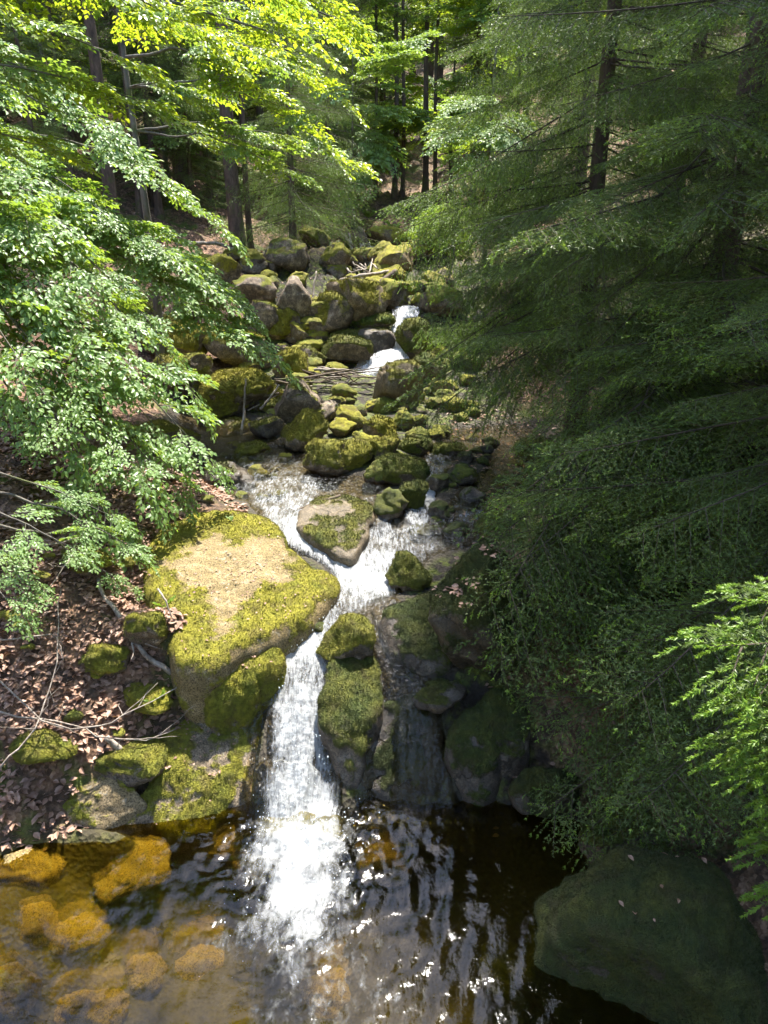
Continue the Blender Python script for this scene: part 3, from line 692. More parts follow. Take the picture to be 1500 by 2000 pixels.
B((588, 1205, 636, 1262), 'small wet green stone left of the yellow capped boulder', .6, .25, 0, .7, seed=137, sink=.2)
B((810, 1325, 905, 1395), 'wet grey wedge stone in the cleft of the dark rock face', .15, .3, 0, .7, seed=138, block=.45)
BIGROCK = B((1040, 1725, 1480, 2060), 'huge dark rounded mossy boulder filling the bottom right corner', .80, .12, 0, .9, seed=139, cuts=2, block=.05, y=3.35, hh=1.3, rough=.08)  # high wetness value puts the corner's shade into its colour
B((940, 1880, 1050, 2010), 'mossy stone lapped by the water beside the huge dark boulder', .6, .3, .15, .6, seed=140, sink=.1)
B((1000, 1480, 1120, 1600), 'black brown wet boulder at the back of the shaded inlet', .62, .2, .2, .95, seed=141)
B((1140, 1560, 1300, 1720), 'dim boulder under the overhanging spruce at the inlet', .4, .2, .1, .3, seed=142)
B((180, 1250, 250, 1320), 'mossy stone half buried in brown leaves on the left bank', .65, .7, 0, 0, seed=143)
B((240, 1330, 330, 1400), 'olive mossy stone at the foot of the leaf covered bank', .6, .8, .1, 0, seed=144)
B((250, 1190, 320, 1270), 'green mossy hump between leaf litter and the slab', .7, .6, 0, 0, seed=145)
B((130, 1060, 215, 1130), 'dark mossy stone under the beech twigs on the left bank', .6, .7, 0, 0, seed=146)
B((205, 1440, 320, 1530), 'shadowed stone behind the low tan shelf', .5, .6, 0, .1, seed=147)
B((40, 1420, 140, 1500), 'mossy root hump at the lower left bank', .7, .6, 0, 0, seed=148)
B((520, 470, 600, 530), 'shaded boulder at the foot of the small grey spruce', .3, .5, 0, 0, seed=149)
B((80, 760, 200, 840), 'brown boulder glimpsed behind the left beech leaves', .3, .6, .2, 0, seed=150)
B((250, 820, 380, 880), 'low tan rock under the beech leaves by the upper shallow', .4, .9, .3, 0, seed=151, sink=.2)
def _paint():
    for b in BOULDERS:
        for c in b.children: c.color = b.color
# stones under the pool water
for k, (bx, t) in enumerate([((180, 1640, 330, 1760), .9), ((330, 1600, 470, 1680), .8), ((330, 1800, 440, 1990), 1), ((20, 1760, 110, 1860), 1), ((100, 1780, 210, 1880), 1), ((440, 1660, 540, 1740), .7), ((-20, 1660, 120, 1740), .8), ((90, 1930, 240, 2020), 1), ((230, 1860, 320, 1960), .7), ((700, 1640, 800, 1720), .6), ((560, 1900, 700, 2010), .6), ((-40, 1890, 70, 1990), .8)]):
    lab = ['amber stone under water below the tan shelf', 'brown stone under water at the foot of the mossy ramp', 'tall bright yellow stone under the pool water at the bottom of the picture', 'small golden stone under water near the left edge', 'golden stone under water right of the leftmost one', 'brown drowned stone near the foam line', 'dim drowned stone at the left edge under the bank', 'amber stone under water at the bottom left', 'dull drowned stone left of the bright yellow one', 'drowned stone right of the plunging white water', 'drowned stone under the drifting foam at the bottom', 'amber drowned stone in the bottom left corner'][k]
    B(bx, lab, .0, .8, t, 0, seed=200 + k, sink=-.25, hh=.3, name='stone', depth=.9, cuts=4, block=.1)
# filler stones: the rest of the jumble
fill = random.Random(5)
def filler(n, u0, v0, u1, v1, s0, s1, label, group, moss, yel, tone=0, wet=.1):
    for _ in range(n):
        u, v = fill.uniform(u0, u1), fill.uniform(v0, v1)
        while 672 < u < 835 and 590 < v < 765: u, v = fill.uniform(u0, u1), fill.uniform(v0, v1)
        sz = fill.uniform(s0, s1)
        B((u - sz, v - sz * .75, u + sz, v + sz * .75), label, moss + fill.uniform(-.15, .15), yel + fill.uniform(-.3, .2), tone * fill.random(), wet * fill.random() * 2, seed=fill.randrange(9999), name='stone', group=group, sink=.25)
filler(44, 470, 560, 860, 800, 10, 26, 'small mossy stone filling a gap in the boulder jumble below the clearing', 'gap stones of the jumble', .5, .7)
filler(32, 540, 770, 900, 920, 9, 20, 'small stone packed between the lower mossy boulders of the jumble', 'gap stones of the lower jumble', .45, .6)
filler(34, 400, 465, 860, 570, 12, 28, 'mossy stone strewn on the clearing below the forest edge', 'stones of the clearing', .45, .8, .2)
filler(26, 790, 690, 930, 860, 10, 24, 'mossy stone on the wet slope right of the tall brown block', 'stones beside the brown block', .55, .5)
filler(22, 850, 860, 1060, 1040, 8, 17, 'little dark stone in the shaded right channel', 'stones of the right channel', .5, .2, 0, .4)
filler(14, 400, 860, 560, 980, 7, 14, 'little wet stone in the left cascade', 'stones of the left cascade', .35, .6, .2, .4)
filler(16, 200, 560, 540, 780, 10, 24, 'mossy stone among the beech sprays on the left bank', 'stones of the left bank', .5, .7)
filler(12, 0, 1040, 300, 1450, 8, 18, 'small stone poking out of the brown leaf litter', 'stones in the leaf litter', .5, .7)

_paint()
def place_labels():
    def pj(o):
        x, y, z = o.location; d = y * _cp + (CAM_Z - z) * _sp
        return np.array([750 + x / d * FPX, 1000 - ((z - CAM_Z) * _cp + y * _sp) / d * FPX])
    big = [(pj(o), o['label']) for o in BOULDERS if not o.get('group')]
    for o in BOULDERS:
        if not o.get('group'): continue
        p = pj(o); q, lab = min(big, key=lambda t: float(np.hypot(*(t[0] - p)))); d = p - q
        side = ('left of' if d[0] < 0 else 'right of') if abs(d[0]) > abs(d[1]) else ('behind' if d[1] < 0 else 'in front of')
        size = 'tiny' if max(o.dimensions) < .2 else 'small' if max(o.dimensions) < .32 else 'middling'
        size += ' mossy' if o.color[0] > .62 else ' barer' if o.color[0] < .45 else ''
        o['label'] = ' '.join(('%s stone %s the %s' % (size, side, lab)).split()[:16])
bpy.context.view_layer.update()
place_labels()
_seen = {}
for _o in BOULDERS: _seen.setdefault(_o['label'], []).append(_o)
for _l, _os in _seen.items():
    if len(_os) > 1:
        for _o in _os: _o['group'] = 'alike stones: ' + ' '.join(_l.split()[1:9])
# ------------------------------------------------------------------ spruce boughs (shared meshes, copied as parts of each tree)
def unit(v): return v / (np.linalg.norm(v, axis=-1, keepdims=True) + 1e-9)
def needles(mb, P0, D, Ln, per_m, nl, nw, fresh, r, flat=.35):
    """needle triangles round many shoots at once; P0 (n,3) starts, D unit directions, Ln lengths, fresh (n,)"""
    cnt = np.maximum(4, (Ln * per_m).astype(int)); k = np.repeat(np.arange(len(P0)), cnt); n = len(k)
    t = r.random(n) ** .9; d = D[k]; base = P0[k] + d * (t * Ln[k])[:, None]
    a = r.uniform(0, 2 * np.pi, n); ref = np.array([0, 0, 1.0])
    s = unit(np.cross(d, ref) + 1e-4); up = unit(np.cross(s, d))
    rad = s * np.cos(a)[:, None] + up * (np.sin(a) * (1 - flat) + flat * .4)[:, None]
    nd = unit(d * r.uniform(.45, .9, n)[:, None] + rad * .8)
    ln = nl * r.uniform(.7, 1.15, n) * (1.0 - .35 * t ** 4); side = unit(np.cross(nd, r.normal(size=(n, 3)))) * (nw / 2)
    V = np.stack([base - side, base + side, base + nd * ln[:, None]], 1).reshape(-1, 3)
    mb.add(V, T=np.arange(3 * n).reshape(-1, 3), a=np.repeat(fresh[k], 3), m=0)

def spruce_bough(name, seed, L=2.0, lod=0, fresh=.25, bare=.15, hang=.35, dens=1.0, nl=.020, nw=.0058, per_m=150, droop=.28, fat=False):
    r = np.random.default_rng(seed); mb = MB()
    n = 14; x = np.linspace(0, L, n)
    ax = np.stack([x, .06 * L * np.sin(x * 1.7 + seed) * x / L, -droop * x + .10 * droop * x * x * 2 / L], 1)
    mb.tube(ax, np.linspace(.009 * L / 2 + .002, .002, n), 5 if lod == 0 else 3, m=1, cap=False)
    P0, D, LN, FR = [], [], [], []
    k0 = int(n * max(bare, .25)); dax = np.diff(ax[k0:], axis=0); P0 += list(ax[k0:-1]); D += list(unit(dax)); LN += list(np.linalg.norm(dax, axis=1)); FR += [0.0] * (len(dax) - 1) + [1.0]
    st = (.055 if lod == 0 else .085) * L / 2 / dens; s = bare * L; sg = 1
    def on_axis(q): return np.array([np.interp(q, x, ax[:, j]) for j in range(3)])
    while s < L * .985:
        p = on_axis(s); tdir = unit(on_axis(min(L, s + .05)) - on_axis(s - .05))
        f = s / L; l2 = L * (.33 * (1 - f) ** .5 + .055) * (.55 + .45 * min(1, (f - bare) * 5 + .2)) * r.uniform(.7, 1.15)
        side = np.array([-tdir[1], tdir[0], 0.0]) * sg; an = r.uniform(.75, 1.1)
        d = unit(tdir * math.cos(an) + side * math.sin(an) + np.array([0, 0, -hang * r.uniform(.3, 1.3)]))
        m = max(3, int(l2 / .08)); q = np.linspace(0, l2, m + 1)
        cur = p[None] + d[None] * q[:, None] + np.array([0, 0, -1.0])[None] * (hang * .55 * q ** 2 / max(l2, .1))[:, None]
        if lod == 0: mb.tube(cur, np.linspace(.0032, .0012, m + 1), 3, m=1, cap=False)
        st3 = .048 / dens if lod == 0 else .075
        P0 += list(cur[:-1]); dd = np.diff(cur, axis=0); LN += list(np.linalg.norm(dd, axis=1)); D += list(unit(dd)); FR += [0.0] * (m - 1) + [float(r.random() < fresh * 1.4)]
        q3 = .04
        while q3 < l2 * .96:
            for s3 in (-1, 1):
                if r.random() < .12: continue
                b = np.array([np.interp(q3, q, cur[:, j]) for j in range(3)])
                l3 = min(.19, .5 * (l2 - q3) + .05) * r.uniform(.6, 1.2)
                sd3 = unit(np.cross(d, [0, 0, 1.0])) * s3
                d3 = unit(d * .75 + sd3 * .8 + np.array([0, 0, -hang * r.uniform(.1, 1.3)]) + r.normal(size=3) * .12)
                P0.append(b); D.append(d3); LN.append(l3); FR.append(0.0)
                if r.random() < fresh:
                    P0.append(b + d3 * l3); D.append(unit(d3 + np.array([0, 0, -.35]))); LN.append(r.uniform(.025, .045)); FR.append(1.0)
            q3 += st3 * r.uniform(.8, 1.2)
        s += st * r.uniform(.75, 1.25); sg = -sg
    P0, D, LN, FR = np.array(P0), np.array(D), np.array(LN), np.array(FR)
    if lod == 0:
        o_ = FR < .5; needles(mb, P0[o_], D[o_], LN[o_], per_m, nl, nw, FR[o_], r)
        if (~o_).any(): needles(mb, P0[~o_], D[~o_], LN[~o_] * (1.5 if fat else 1), per_m * (2.2 if fat else 1.6), nl * .85, nw * 1.1, FR[~o_], r)
    else:        # far boughs: each shoot a few broad needles' worth of blades
        needles(mb, P0, D, LN, 34 if lod == 1 else 22, .03 if lod == 1 else .042, .011 if lod == 1 else .016, FR, r)
    return mb.mesh(name, [M_NEEDLE, M_TWIG], False, 'fresh')

def dead_bough(name, seed, L=1.6):
    r = np.random.default_rng(seed); mb = MB(); n = 10; x = np.linspace(0, L, n)
    ax = np.stack([x, .12 * np.sin(x * 2 + seed), -.3 * x + .05 * np.sin(3 * x)], 1); mb.tube(ax, np.linspace(.012, .002, n), 4, cap=False)
    for k in range(26):
        s = r.uniform(.15, 1); p = np.array([np.interp(s * L, x, ax[:, j]) for j in range(3)]); l = L * .33 * (1.1 - s) * r.uniform(.5, 1.2) + .06
        d = unit(np.array([r.uniform(.3, 1), r.choice([-1, 1]) * r.uniform(.4, 1), r.uniform(-.7, .1)]))
        q = np.linspace(0, 1, 5)[:, None]; cur = p + d * q * l + np.array([0, 0, -.25]) * l * q ** 2 + r.normal(size=(5, 3)) * .01 * q
        mb.tube(cur, np.linspace(.004, .0013, 5), 3, cap=False)
        for _ in range(4):
            t = r.uniform(.3, .95); b = p + d * t * l; e = unit(d + r.normal(size=3) * .7) * l * r.uniform(.15, .4)
            mb.tube(np.stack([b, b + e * .5, b + e + [0, 0, -.02]]), [.0022, .0017, .001], 3, cap=False)
    return mb.mesh(name, [M_TWIG], True)

BOUGH = [spruce_bough('bough', 10 + k, 2.0, 0, f, b, h, droop=dr) for k, (f, b, h, dr) in enumerate([(.22, .20, .30, .30), (.35, .12, .20, .22), (.12, .28, .38, .36), (.42, .10, .30, .28), (.20, .16, .50, .32)])]
BOUGH_FRESH = [spruce_bough('bough', 30 + k, 2.0, 0, .85, .1, .75, droop=.25) for k in range(2)]
BOUGH_MID = [spruce_bough('bough', 40 + k, 2.2, 1, .15, .15, .6, droop=.3) for k in range(4)]
DEAD = [dead_bough('dead_bough', 50 + k) for k in range(3)]

def xform(base, p, d, L, roll, r, up=(0, 0, 1)):
    """matrix that lays a bough (its length along local x) from p along d"""
    x = Vector(d).normalized(); z = Vector(up); y = z.cross(x).normalized(); z = x.cross(y)
    M = Matrix((x, y, z)).transposed().to_4x4() @ Matrix.Rotation(roll, 4, 'X')
    return Matrix.Translation(Vector(p) - Vector(base)) @ M @ Matrix.Diagonal((L, L, L, 1))

def trunk_mesh(name, H, r0, seed, mat, sides=10, lean=(0, 0), flare=1.5, wob=.02):
    n = 26; z = np.concatenate([[-.35], np.linspace(0, 1, n - 1) ** 1.2 * H]); mb = MB()
    P = np.stack([lean[0] * z + wob * H * .1 * np.sin(z * .9 + seed), lean[1] * z + wob * H * .1 * np.cos(z * .7 + seed), z], 1)
    R = r0 * (1 - np.clip(z, 0, H) / H * .93) * (1 + (flare - 1) * np.exp(-np.maximum(z, 0) / (r0 * 2.5)))
    mb.tube(P, R, sides)
    V = mb.V[0]; V += unit(V - np.array([0, 0, 0])) * (fbm(V * np.array([6, 6, 1.5]) + seed, 3) * r0 * .12)[:, None]
    return mb.mesh(name, [mat]), P

def spruce(name, label, x, y, H, r0, seed, lo, hi, blen, variants, step=.34, per=5, dead_to=0, group=None, az=None, pitch=(-.05, .12), lean=(0, 0), tip=.35, skip=None, reach=()):
    r = random.Random(seed); z0 = g1(x, y) - .03; t = tag(empty(name, (x, y, z0)), label, 'tree', group)
    me, P = trunk_mesh('trunk', H, r0, seed, M_SPRUCE_BARK, lean=lean)
    link('trunk', me, t)
    z = lo; base = (x, y, z0)
    for (hs, tp) in reach:
        p = np.array([x, y, z0 + hs]); me = r.choice(variants)
        link('bough', me, t, fit(base, p, tp, me, r.uniform(-.25, .25)))
    while z < hi:
        f = z / H
        for k in range(per):
            a = r.uniform(0, 2 * math.pi) if az is None else az[0] + r.uniform(-1, 1) * az[1]
            L = blen * (1 - f) ** .75 * r.uniform(.7, 1.15) + tip
            zz = z + r.uniform(-.15, .15)
            px = np.interp(zz, P[:, 2], P[:, 0]); py = np.interp(zz, P[:, 2], P[:, 1])
            d = (math.cos(a), math.sin(a), r.uniform(*pitch) + .25 * max(0, f - .5))
            tries = 0
            while skip and tries < 5 and skip(x + px + d[0] * L, y + py + d[1] * L, z0 + zz - .25 * L, a): L *= .8; tries += 1
            if tries == 5: continue
            dead = zz < dead_to and r.random() < .8
            me = r.choice(DEAD if dead else variants); ln = (1.6 if dead else 2.0)
            link('dead_bough' if dead else 'bough', me, t, xform(base, (x + px, y + py, z0 + zz), d, L / ln * (.6 if dead else 1), r.uniform(-.35, .35), r))
        z += step * r.uniform(.8, 1.2)
    return t

_tips = {}
def fit(base, p, tp, me, roll):
    if me.name not in _tips:
        co = np.empty(len(me.vertices) * 3); me.vertices.foreach_get('co', co); co = co.reshape(-1, 3); _tips[me.name] = co[co[:, 0].argmax()]
    tl = _tips[me.name]; d = Vector(tp) - Vector(p); s = d.length / math.hypot(tl[0], tl[2])
    x = d.normalized(); y = Vector((0, 0, 1)).cross(x).normalized(); z = x.cross(y)
    R = Matrix((x, y, z)).transposed().to_4x4() @ Matrix.Rotation(roll, 4, 'X') @ Matrix.Rotation(math.atan2(tl[2], tl[0]), 4, 'Y')
    return Matrix.Translation(Vector(p) - Vector(base)) @ R @ Matrix.Diagonal((s, s, s, 1))

# ------------------------------------------------------------------ beech sprays
def leaf_set(mb, P, D, N, Ls, Ws, r, m=0):
    """folded pointed leaves: base P, axis D, normal N"""
    n = len(P); S = unit(np.cross(D, N)); N = unit(np.cross(S, D))
    prof = [(0, 0, 0), (.32, .85, .10), (.62, .80, .08), (1, 0, -.10)]
    v = [P]
    l = Ls[:, None]; w = Ws[:, None] / 2
    left = [P + D * l * t + S * w * a + N * w * h * 3 for t, a, h in prof[1:3]]
    right = [P + D * l * t - S * w * a + N * w * h * 3 for t, a, h in prof[1:3]]
    tip = P + D * l - N * l * .10; mid = P + D * l * .5
    V = np.stack([P, left[0], left[1], tip, right[1], right[0], mid], 1).reshape(-1, 3)
    b = np.arange(n)[:, None] * 7
    T = np.concatenate([b + np.array(q)[None] for q in ((0, 6, 1), (1, 6, 2), (2, 6, 3), (0, 5, 6), (5, 4, 6), (4, 3, 6))])
    mb.add(V, T=T, m=m)

def beech_bough(name, seed, L=1.0, leaf=.098, mat=None, ntw=15, tilt=.5, droop=.15):
    r = np.random.default_rng(seed); mb = MB(); n = 9; x = np.linspace(0, L, n)
    ax = np.stack([x, .06 * np.sin(3 * x + seed), -droop * x ** 2 + .02 * np.sin(5 * x)], 1); mb.tube(ax, np.linspace(.006, .0016, n), 4, m=1, cap=False)
    P, D, N, S = [], [], [], []
    def leaves(cur, step):
        ln = np.linalg.norm(np.diff(cur, axis=0), axis=1).sum(); q = np.linspace(0, ln, len(cur)); s = step * .6; sg = r.choice([-1, 1])
        while s < ln + .01:
            b = np.array([np.interp(s, q, cur[:, j]) for j in range(3)]); t = unit(cur[-1] - cur[0])
            sd = unit(np.cross([0, 0, 1.0], t)) * sg; d = unit(t * r.uniform(.5, 1) + sd * r.uniform(.5, 1) + np.array([0, 0, r.uniform(-.5, .1)]))
            P.append(b); D.append(d); N.append(unit(np.array([0, 0, 1.0]) + r.normal(size=3) * tilt * .6)); S.append(leaf * r.uniform(.45, 1.15)); s += step * 1.25 * r.uniform(.6, 1.4); sg = -sg
        P.append(cur[-1]); D.append(unit(cur[-1] - cur[-2])); N.append(unit(np.array([0, 0, 1.0]) + r.normal(size=3) * tilt * .6)); S.append(leaf)
    leaves(ax[4:], .05)
    for k in range(ntw):
        s = .1 + .85 * k / ntw + r.uniform(-.02, .02); p = np.array([np.interp(s * L, x, ax[:, j]) for j in range(3)])
        l = L * (.42 * (1 - s) + .12) * r.uniform(.7, 1.2); sg = 1 if k % 2 else -1
        d = unit(np.array([.75, .8 * sg, r.uniform(-.18, .14)])); q = np.linspace(0, 1, 6)[:, None]
        cur = p + d * l * q + np.array([.12, 0, -.12]) * l * q ** 2; mb.tube(cur, np.linspace(.0028, .001, 6), 3, m=1, cap=False); leaves(cur, .042)
        if l > .28:
            for s2 in (.35, .6):
                b = p + d * l * s2; e = unit(d + np.array([.3, -sg * .8, r.uniform(-.1, .1)])); cur2 = b + e * q * l * .4; mb.tube(cur2, np.linspace(.002, .001, 6), 3, m=1, cap=False); leaves(cur2, .045)
    P, D, N, S = map(np.array, (P, D, N, S))
    leaf_set(mb, P, D, N, S, S * .66, r)
    return mb.mesh(name, [mat or M_LEAF, M_BEECH_BARK], False)
SPRAY = [beech_bough('leafy_bough', 60 + k) for k in range(5)]
SPRAY_Y = [beech_bough('leafy_bough', 70 + k, mat=M_LEAFY) for k in range(3)]

def curve3(a, b, sag, n=16, seed=0, wob=.05):
    a, b = np.array(a), np.array(b); t = np.linspace(0, 1, n)[:, None]; L = np.linalg.norm(b - a)
    P = a * (1 - t) + b * t + np.array([0, 0, 1.0]) * sag * L * 4 * t * (1 - t)
    q = np.concatenate([t * 3.1, np.full_like(t, seed * 1.3), t * 0], 1)
    off = np.stack([fbm(q + k * 9, 2) for k in range(3)], 1) * wob * L * np.sin(np.pi * t)
    return P + off

def beech(name, label, x, y, H, r0, limbs, seed, spray=SPRAY, group=None, size=(.55, 1.0), start=.3, gap=.17, lean=(0, 0), thick=.35, cat='tree', cap=290):
    """limbs: (start height, tip point, sag)"""
    r = random.Random(seed); z0 = g1(x, y) - .03; base = (x, y, z0); t = tag(empty(name, base), label, cat, group)
    me, P = trunk_mesh('trunk', H, r0, seed, M_BEECH_BARK, lean=lean, wob=.05); link('trunk', me, t)
    nb = 0
    for k, (hs, tip, sag) in enumerate(limbs):
        a = (x + np.interp(hs, P[:, 2], P[:, 0]), y + np.interp(hs, P[:, 2], P[:, 1]), z0 + hs)
        C = curve3(a, tip, sag, 18, seed + k); L = np.linalg.norm(np.diff(C, axis=0), axis=1).sum()
        mb = MB(); mb.tube(C - np.array(base), np.linspace(min(.028 if thick < 1 or k > 1 else .05, .006 + L * thick * .016), .004, 18), 6); link('limb', mb.mesh('limb', [M_BEECH_BARK]), t)
        s = start * L; sg = 1; cum = np.r_[0, np.cumsum(np.linalg.norm(np.diff(C, axis=0), axis=1))]
        while s < L and nb < cap:
            p = [np.interp(s, cum, C[:, j]) for j in range(3)]; p2 = [np.interp(min(L, s + .1), cum, C[:, j]) for j in range(3)]; p1 = [np.interp(max(0, s - .1), cum, C[:, j]) for j in range(3)]
            d = Vector(p2) - Vector(p1); d.normalize(); sd = Vector((-d.y, d.x, 0)).normalized() * sg
            an = r.uniform(.45, 1.1); d = d * math.cos(an) + sd * math.sin(an); d.z = d.z * .5 + r.uniform(-.25, .12)
            link('leafy_bough', r.choice(spray), t, xform(base, p, d, r.uniform(*size) * (1 - .25 * s / L), r.uniform(-.4, .4), r)); nb += 1
            s += gap * r.uniform(.7, 1.3); sg = -sg
        link('leafy_bough', r.choice(spray), t, xform(base, C[-1], Vector(C[-1] - C[-3]), r.uniform(*size) * .8, 0, r)); nb += 1
    return t

# ------------------------------------------------------------------ the right bank: spruces
def clear(x, y, z, a):     # no bough in front of the lens, none across the open water
    if y < 3.0 and x < 2.2: return True
    if z > CAM_Z - 1.2 and y < 4.5 and x < 1.8: return True
    d = (y * _cp + (CAM_Z - z) * _sp)
    if d < .4: return True
    u = 750 + x / d * FPX; v = 1000 - ((z - CAM_Z) * _cp + y * _sp) / d * FPX
    lim = np.interp(v, [-400, 0, 230, 420, 560, 700, 850, 930, 1010, 1150, 1350, 1500, 1650, 1800, 2000], [960, 930, 870, 790, 820, 840, 820, 940, 985, 950, 950, 1010, 1060, 1180, 1300])
    return u < lim
HI = BOUGH
spruce('spruce_tree', 'tall spruce with reddish trunk, its lit bough tips hanging over the right channel', 2.7, 10.2, 14, .125, 1, 1.6, 13.6, 2.7, HI + BOUGH_FRESH[:1] * 2, .38, 5, .8, skip=clear, reach=[
    (2.4, at_y(777, 750, 8.6)), (2.9, at_y(820, 665, 8.7)), (2.2, at_y(755, 805, 8.4)), (3.2, at_y(760, 560, 9.0)), (3.6, at_y(765, 490, 9.0)), (4.0, at_y(730, 420, 9.3)), (4.6, at_y(815, 280, 9.2)), (5.4, at_y(855, 120, 9.0)), (5.0, at_y(885, 190, 8.8)), (4.3, at_y(855, 400, 8.6)), (2.6, at_y(855, 760, 8.2)), (2.0, at_y(825, 850, 8.2)), (3.4, at_y(885, 560, 8.3)), (1.8, at_y(915, 880, 8.0)), (5.9, at_y(1005, 50, 8.6))])
spruce('spruce_tree', 'dense dark spruce leaning its boughs over the tall rock face at the right', 3.1, 7.1, 12, .14, 2, .8, 11.6, 2.5, HI, .34, 5, .8, skip=clear, reach=[
    (1.2, at_y(915, 1225, 4.95)), (.9, at_y(912, 1285, 4.9)), (1.6, at_y(940, 1030, 5.4)), (1.8, at_y(985, 900, 6.0)), (1.2, at_y(965, 1130, 5.1)), (1.1, at_y(985, 1180, 4.95)), (.9, at_y(960, 1260, 4.8)), (.8, at_y(980, 1370, 4.9)), (1.8, at_y(1080, 1060, 5.4)),
    (1.2, at_y(1080, 1230, 5.2)), (1.7, at_y(1160, 1160, 5.1)), (1.0, at_y(1100, 1330, 5.0)), (2.4, at_y(1040, 820, 5.9)), (2.6, at_y(1100, 700, 5.8)), (2.2, at_y(1150, 930, 5.3)), (1.4, at_y(1230, 1080, 5.0)), (.9, at_y(1020, 1440, 5.05)), (2.9, at_y(1050, 600, 6.0)), (3.2, at_y(1150, 540, 5.8)), (.8, at_y(935, 1335, 4.85)), (2.0, at_y(1020, 1000, 5.7))])
spruce('spruce_tree', 'shaded spruce whose lowest boughs droop above the huge dark boulder', 3.3, 4.7, 9, .12, 3, .4, 8.6, 2.3, HI, .34, 5, .5, skip=clear, reach=[
    (1.2, at_y(1015, 1590, 4.4)), (1.1, at_y(1070, 1650, 4.2)), (1.4, at_y(1080, 1480, 4.4)), (1.3, at_y(1150, 1580, 4.1)), (1.6, at_y(1170, 1420, 4.2)), (1.0, at_y(1180, 1690, 4.0)), (1.5, at_y(1250, 1500, 4.0)), (1.9, at_y(1230, 1300, 4.2)), (1.2, at_y(1290, 1640, 3.8)),
    (2.1, at_y(1320, 1200, 4.1)), (1.7, at_y(1330, 1400, 3.9)), (2.4, at_y(1330, 980, 4.3)), (2.8, at_y(1280, 820, 4.6)), (1.3, at_y(1380, 1560, 3.7)), (1.8, at_y(1120, 1350, 4.5)), (3.0, at_y(1380, 700, 4.4))])
spruce('spruce_tree', 'spruce with a brown trunk behind the reddish one at the upper right', 4.9, 13.4, 14, .13, 4, 1.5, 13.6, 2.6, HI, .6, 5, 1.5, skip=clear)
spruce('spruce_tree', 'spruce standing at the far right behind the shaded boughs', 5.7, 9, 13, .15, 5, 1.2, 12.6, 2.6, HI, .36, 6, 1.2, skip=clear)
spruce('spruce_tree', 'spruce upstream of the reddish trunk with boughs lit from behind', 4.2, 17.4, 13, .14, 6, 1.2, 12.6, 2.4, BOUGH_MID, .4, 6, 1.0, skip=clear)
# the near spruce with this year's bright shoots reaching in from the right edge
def near_spruce():
    x, y = 2.35, 1.7; z0 = g1(x, y); base = (x, y, z0); r = random.Random(12)
    t = tag(empty('spruce_tree', base), 'near spruce boughs with bright lime new shoots reaching in at the right edge', 'tree')
    me, P = trunk_mesh('trunk', 5.2, .08, 3, M_SPRUCE_BARK); link('trunk', me, t)
    near = [spruce_bough('bough', 80 + k, 1.0, 0, .85, .05, .35, 1.0, .016, .0042, 460, .2, True) for k in range(2)]
    for (u, v, yy, up) in [(1275, 1290, 2.05, .25), (1350, 1190, 2.2, .15), (1330, 1470, 1.95, .2), (1420, 1690, 1.75, .2), (1450, 1800, 1.6, .15), (1400, 1370, 1.85, .1), (1440, 1560, 1.8, .1), (1470, 1180, 2.0, .2), (1345, 1420, 1.95, .2), (1430, 1720, 1.7, .15), (1390, 1540, 1.85, .2), (1440, 1460, 1.8, .2)]:
        tip = at_y(u, v, yy); zs = tip[2] + up + .1; p = np.array([x, y, min(zs, z0 + 5)]); d = tip - p; L = np.linalg.norm(d)
        me = near[r.randrange(2)]; link('bough', me, t, fit(base, p, tip, me, r.uniform(-.3, .3)))
near_spruce()
for k, (x, y, h) in enumerate([(5.6, 1.6, 11), (6.4, -1.6, 13), (5.8, 5.6, 13)]):  # out of view, added to block sky light from the right and behind
    spruce('spruce_tree', ['spruce beside the viewpoint on the right bank', 'spruce behind the viewpoint on the right bank', 'spruce on the right bank outside the picture', 'spruce behind the viewpoint on the left bank', 'spruce beside the viewpoint on the left bank'][k], x, y, h, .14, 500 + k, .8, h - .4, 2.2, BOUGH_MID, .34, 6, .6, skip=(clear if x > 0 else (lambda a, b, c, d: a > -3.6)))

# ------------------------------------------------------------------ the middle distance: trunks and small spruces
def on_ground(u, v): return pg(u, v)
p = on_ground(465, 498)
spruce('spruce_tree', 'tall straight dark spruce trunk left of centre above the boulders', p[0], p[1], 17, .17, 21, 5.6, 16.5, 2.6, BOUGH_MID, .4, 5, 7, lean=(-.002, 0))
p = on_ground(487, 500)
spruce('spruce_tree', 'thin dark spruce pole just right of the tall straight trunk', p[0], p[1] + .3, 12, .075, 22, 4.8, 11.6, 1.5, BOUGH_MID, .4, 4, 6)
p = on_ground(528, 505)
spruce('spruce_tree', 'small grey green spruce with hanging boughs right of the tall trunks', p[0] + .55, p[1] + .2, 6.4, .10, 23, .9, 6.2, 1.75, BOUGH_MID, .22, 7, .6)
p = on_ground(222, 430)
spruce('spruce_tree', 'spruce trunk lit brown along its right side at the upper left', p[0], p[1], 16, .14, 24, 6, 15.5, 2.4, BOUGH_MID, .4, 5, 7)
p = on_ground(262, 420)
spruce('spruce_tree', 'slim dark spruce pole beside the brown lit trunk', p[0], p[1] + .5, 12, .09, 25, 3.8, 11.5, 1.6, BOUGH_MID, .36, 5, 5)
p = on_ground(310, 420)
spruce('spruce_tree', 'ragged small spruce with bare lower branches behind the left beech', p[0], p[1], 8, .09, 26, 1.6, 7.6, 1.7, BOUGH_MID, .22, 7, 2.6)
p = on_ground(640, 440)
spruce('spruce_tree', 'young spruce behind the small grey green one', p[0], p[1] + 1, 7, .09, 27, .8, 6.6, 1.7, BOUGH_MID, .28, 6, .8)
